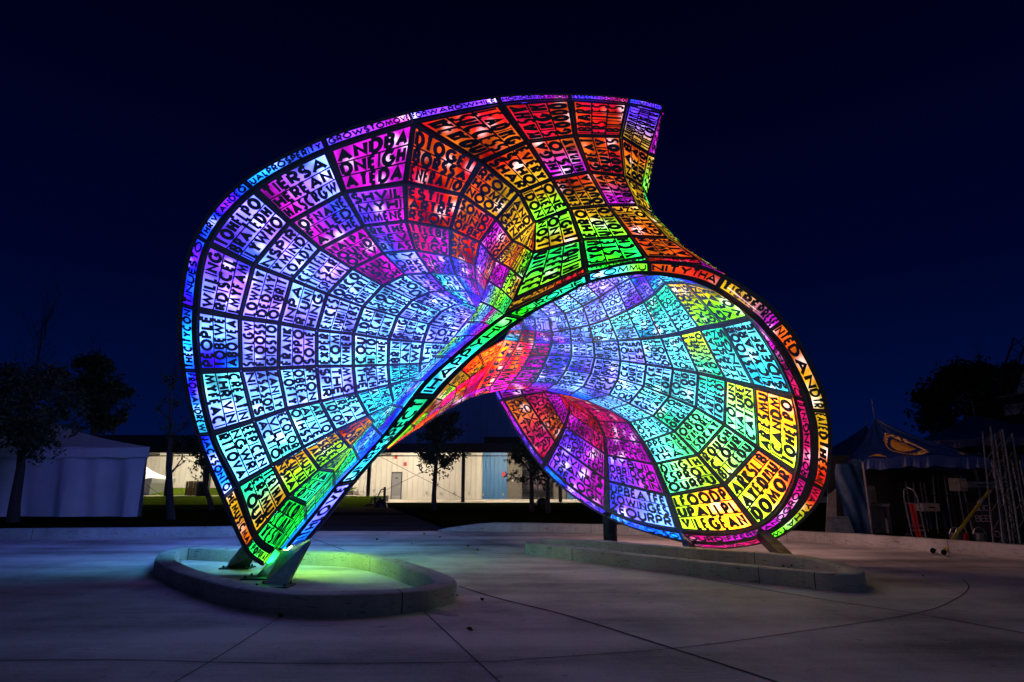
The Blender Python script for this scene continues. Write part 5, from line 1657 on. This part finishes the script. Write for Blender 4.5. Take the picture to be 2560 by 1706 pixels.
# menu board with chalk writing
mb = empty('menu_board', tuple(gnd(2480, 1378)))
a, b_ = at(2448, 1372, 14.9), at(2502, 1300, 14.9)
slab('board', [(a.x, 14.95, .06), (b_.x, 14.9, .06), (b_.x, 15.05, 1.0), (a.x, 15.1, 1.0)], .03, M['black'], mb)
for tx, z, h_, s0_, s1_ in (('SLIC', .80, .13, .2, .72), ('BEEF', .55, .15, .1, .8), ('ID', .2, .14, .62, .92)):
    def fnb(s, t_, off, z=z, h_=h_):
        return Vector((a.x + (b_.x - a.x) * s, 14.9 + .13 * (z + h_ * t_) - off - .03, z + h_ * t_))
    text_on('chalk_line', tx, fnb, M['chalk'], mb, sw=.12, aspect=3.5, s0=s0_, s1=s1_)
tag(mb, 'black menu board with chalk lettering behind the truss leg', 'sign')
# buckets
for i, (x, y, mt_, lb) in enumerate(((2395, 1368, 'alu', 'metal pail beside the red pail under the printed canopy'), (2408, 1362, 'red', 'red pail under the printed canopy'), (2455, 1372, 'alu', 'metal pail in front of the black menu board'))):
    c = at(x, y, 14.8); root = empty('pail', (c.x, c.y, .03))
    m = MB(); m.tube([(c.x, c.y, .03), (c.x, c.y, .3)], [.12, .15], 12); m.build('pail_body', M[mt_], root)
    m = MB(); m.tube([(c.x - .15, c.y, .29), (c.x - .1, c.y, .4), (c.x, c.y, .44), (c.x + .1, c.y, .4), (c.x + .15, c.y, .29)], .008, 5); m.build('bail', M['steel'], root)
    tag(root, lb, 'pail')
# pale panel left of the tarp
o = slab('display_panel', [at(2063, 1330, 17.4), at(2090, 1332, 17.4), at(2088, 1222, 17.4), at(2068, 1240, 17.4)], .05, M['box_white'])
tag(o, 'pale leaning display panel between the round dish and the blue tarp', 'panel')

# ------------------------------------------------------------------ fallen leaves on the concrete
lv = [((1194, 1378), 'fallen leaf midway between the two kerb rings'), ((1205, 1504), 'curled leaf on the concrete right of the oval kerb'), ((1170, 1368), 'small leaf behind the oval kerb, toward the dish'), ((1029, 1363), 'lone leaf beyond the oval kerb'), ((972, 1335), 'leaf near the far plaza edge'), ((942, 1351), 'flat twig shaped leaf on the far plaza'), ((1174, 1580), 'leaf on the open concrete below the oval kerb'), ((2308, 1444), 'upright leaf to the right of the long kerb ring'), ((1791, 1432), 'leaf at the foot of the long kerb ring'), ((1928, 1448), 'pale leaf against the long kerb ring, right half'), ((1140, 1495), 'leaf tucked at the right end of the oval kerb'), ((1060, 1337), 'leaf near the path mouth'), ((1100, 1345), 'leaf by the start of the curved kerb'), ((700, 1545), 'leaf in front of the oval kerb')]
rnd = random.Random(3)
for (x, y), lb in lv:
    c = gnd(x, y)
    b = MB()
    s = rnd.uniform(.02, .042); a = rnd.uniform(0, 6.3)
    X, Y2 = Vector((math.cos(a), math.sin(a), 0)) * s, Vector((-math.sin(a), math.cos(a), 0)) * s * .6
    P = [c - X + Vector((0, 0, .012)), c - X * .4 + Y2 + Vector((0, 0, .05)), c + X * .5 + Y2 * .8 + Vector((0, 0, .04)), c + X + Vector((0, 0, .03)), c + X * .5 - Y2 * .9 + Vector((0, 0, .045)), c - X * .4 - Y2 + Vector((0, 0, .04)), c + Vector((0, 0, .008))]
    b.mesh(P, [(0, 6, 1), (1, 6, 2), (2, 6, 3), (3, 6, 4), (4, 6, 5), (5, 6, 0)])
    b.tube([P[0], P[0] - X * .6 + Vector((0, 0, .012))], .002, 4)
    o = b.build('fallen_leaf', M['dead_leaf'])
    tag(o, lb, 'leaf', 'fallen leaves on the plaza')
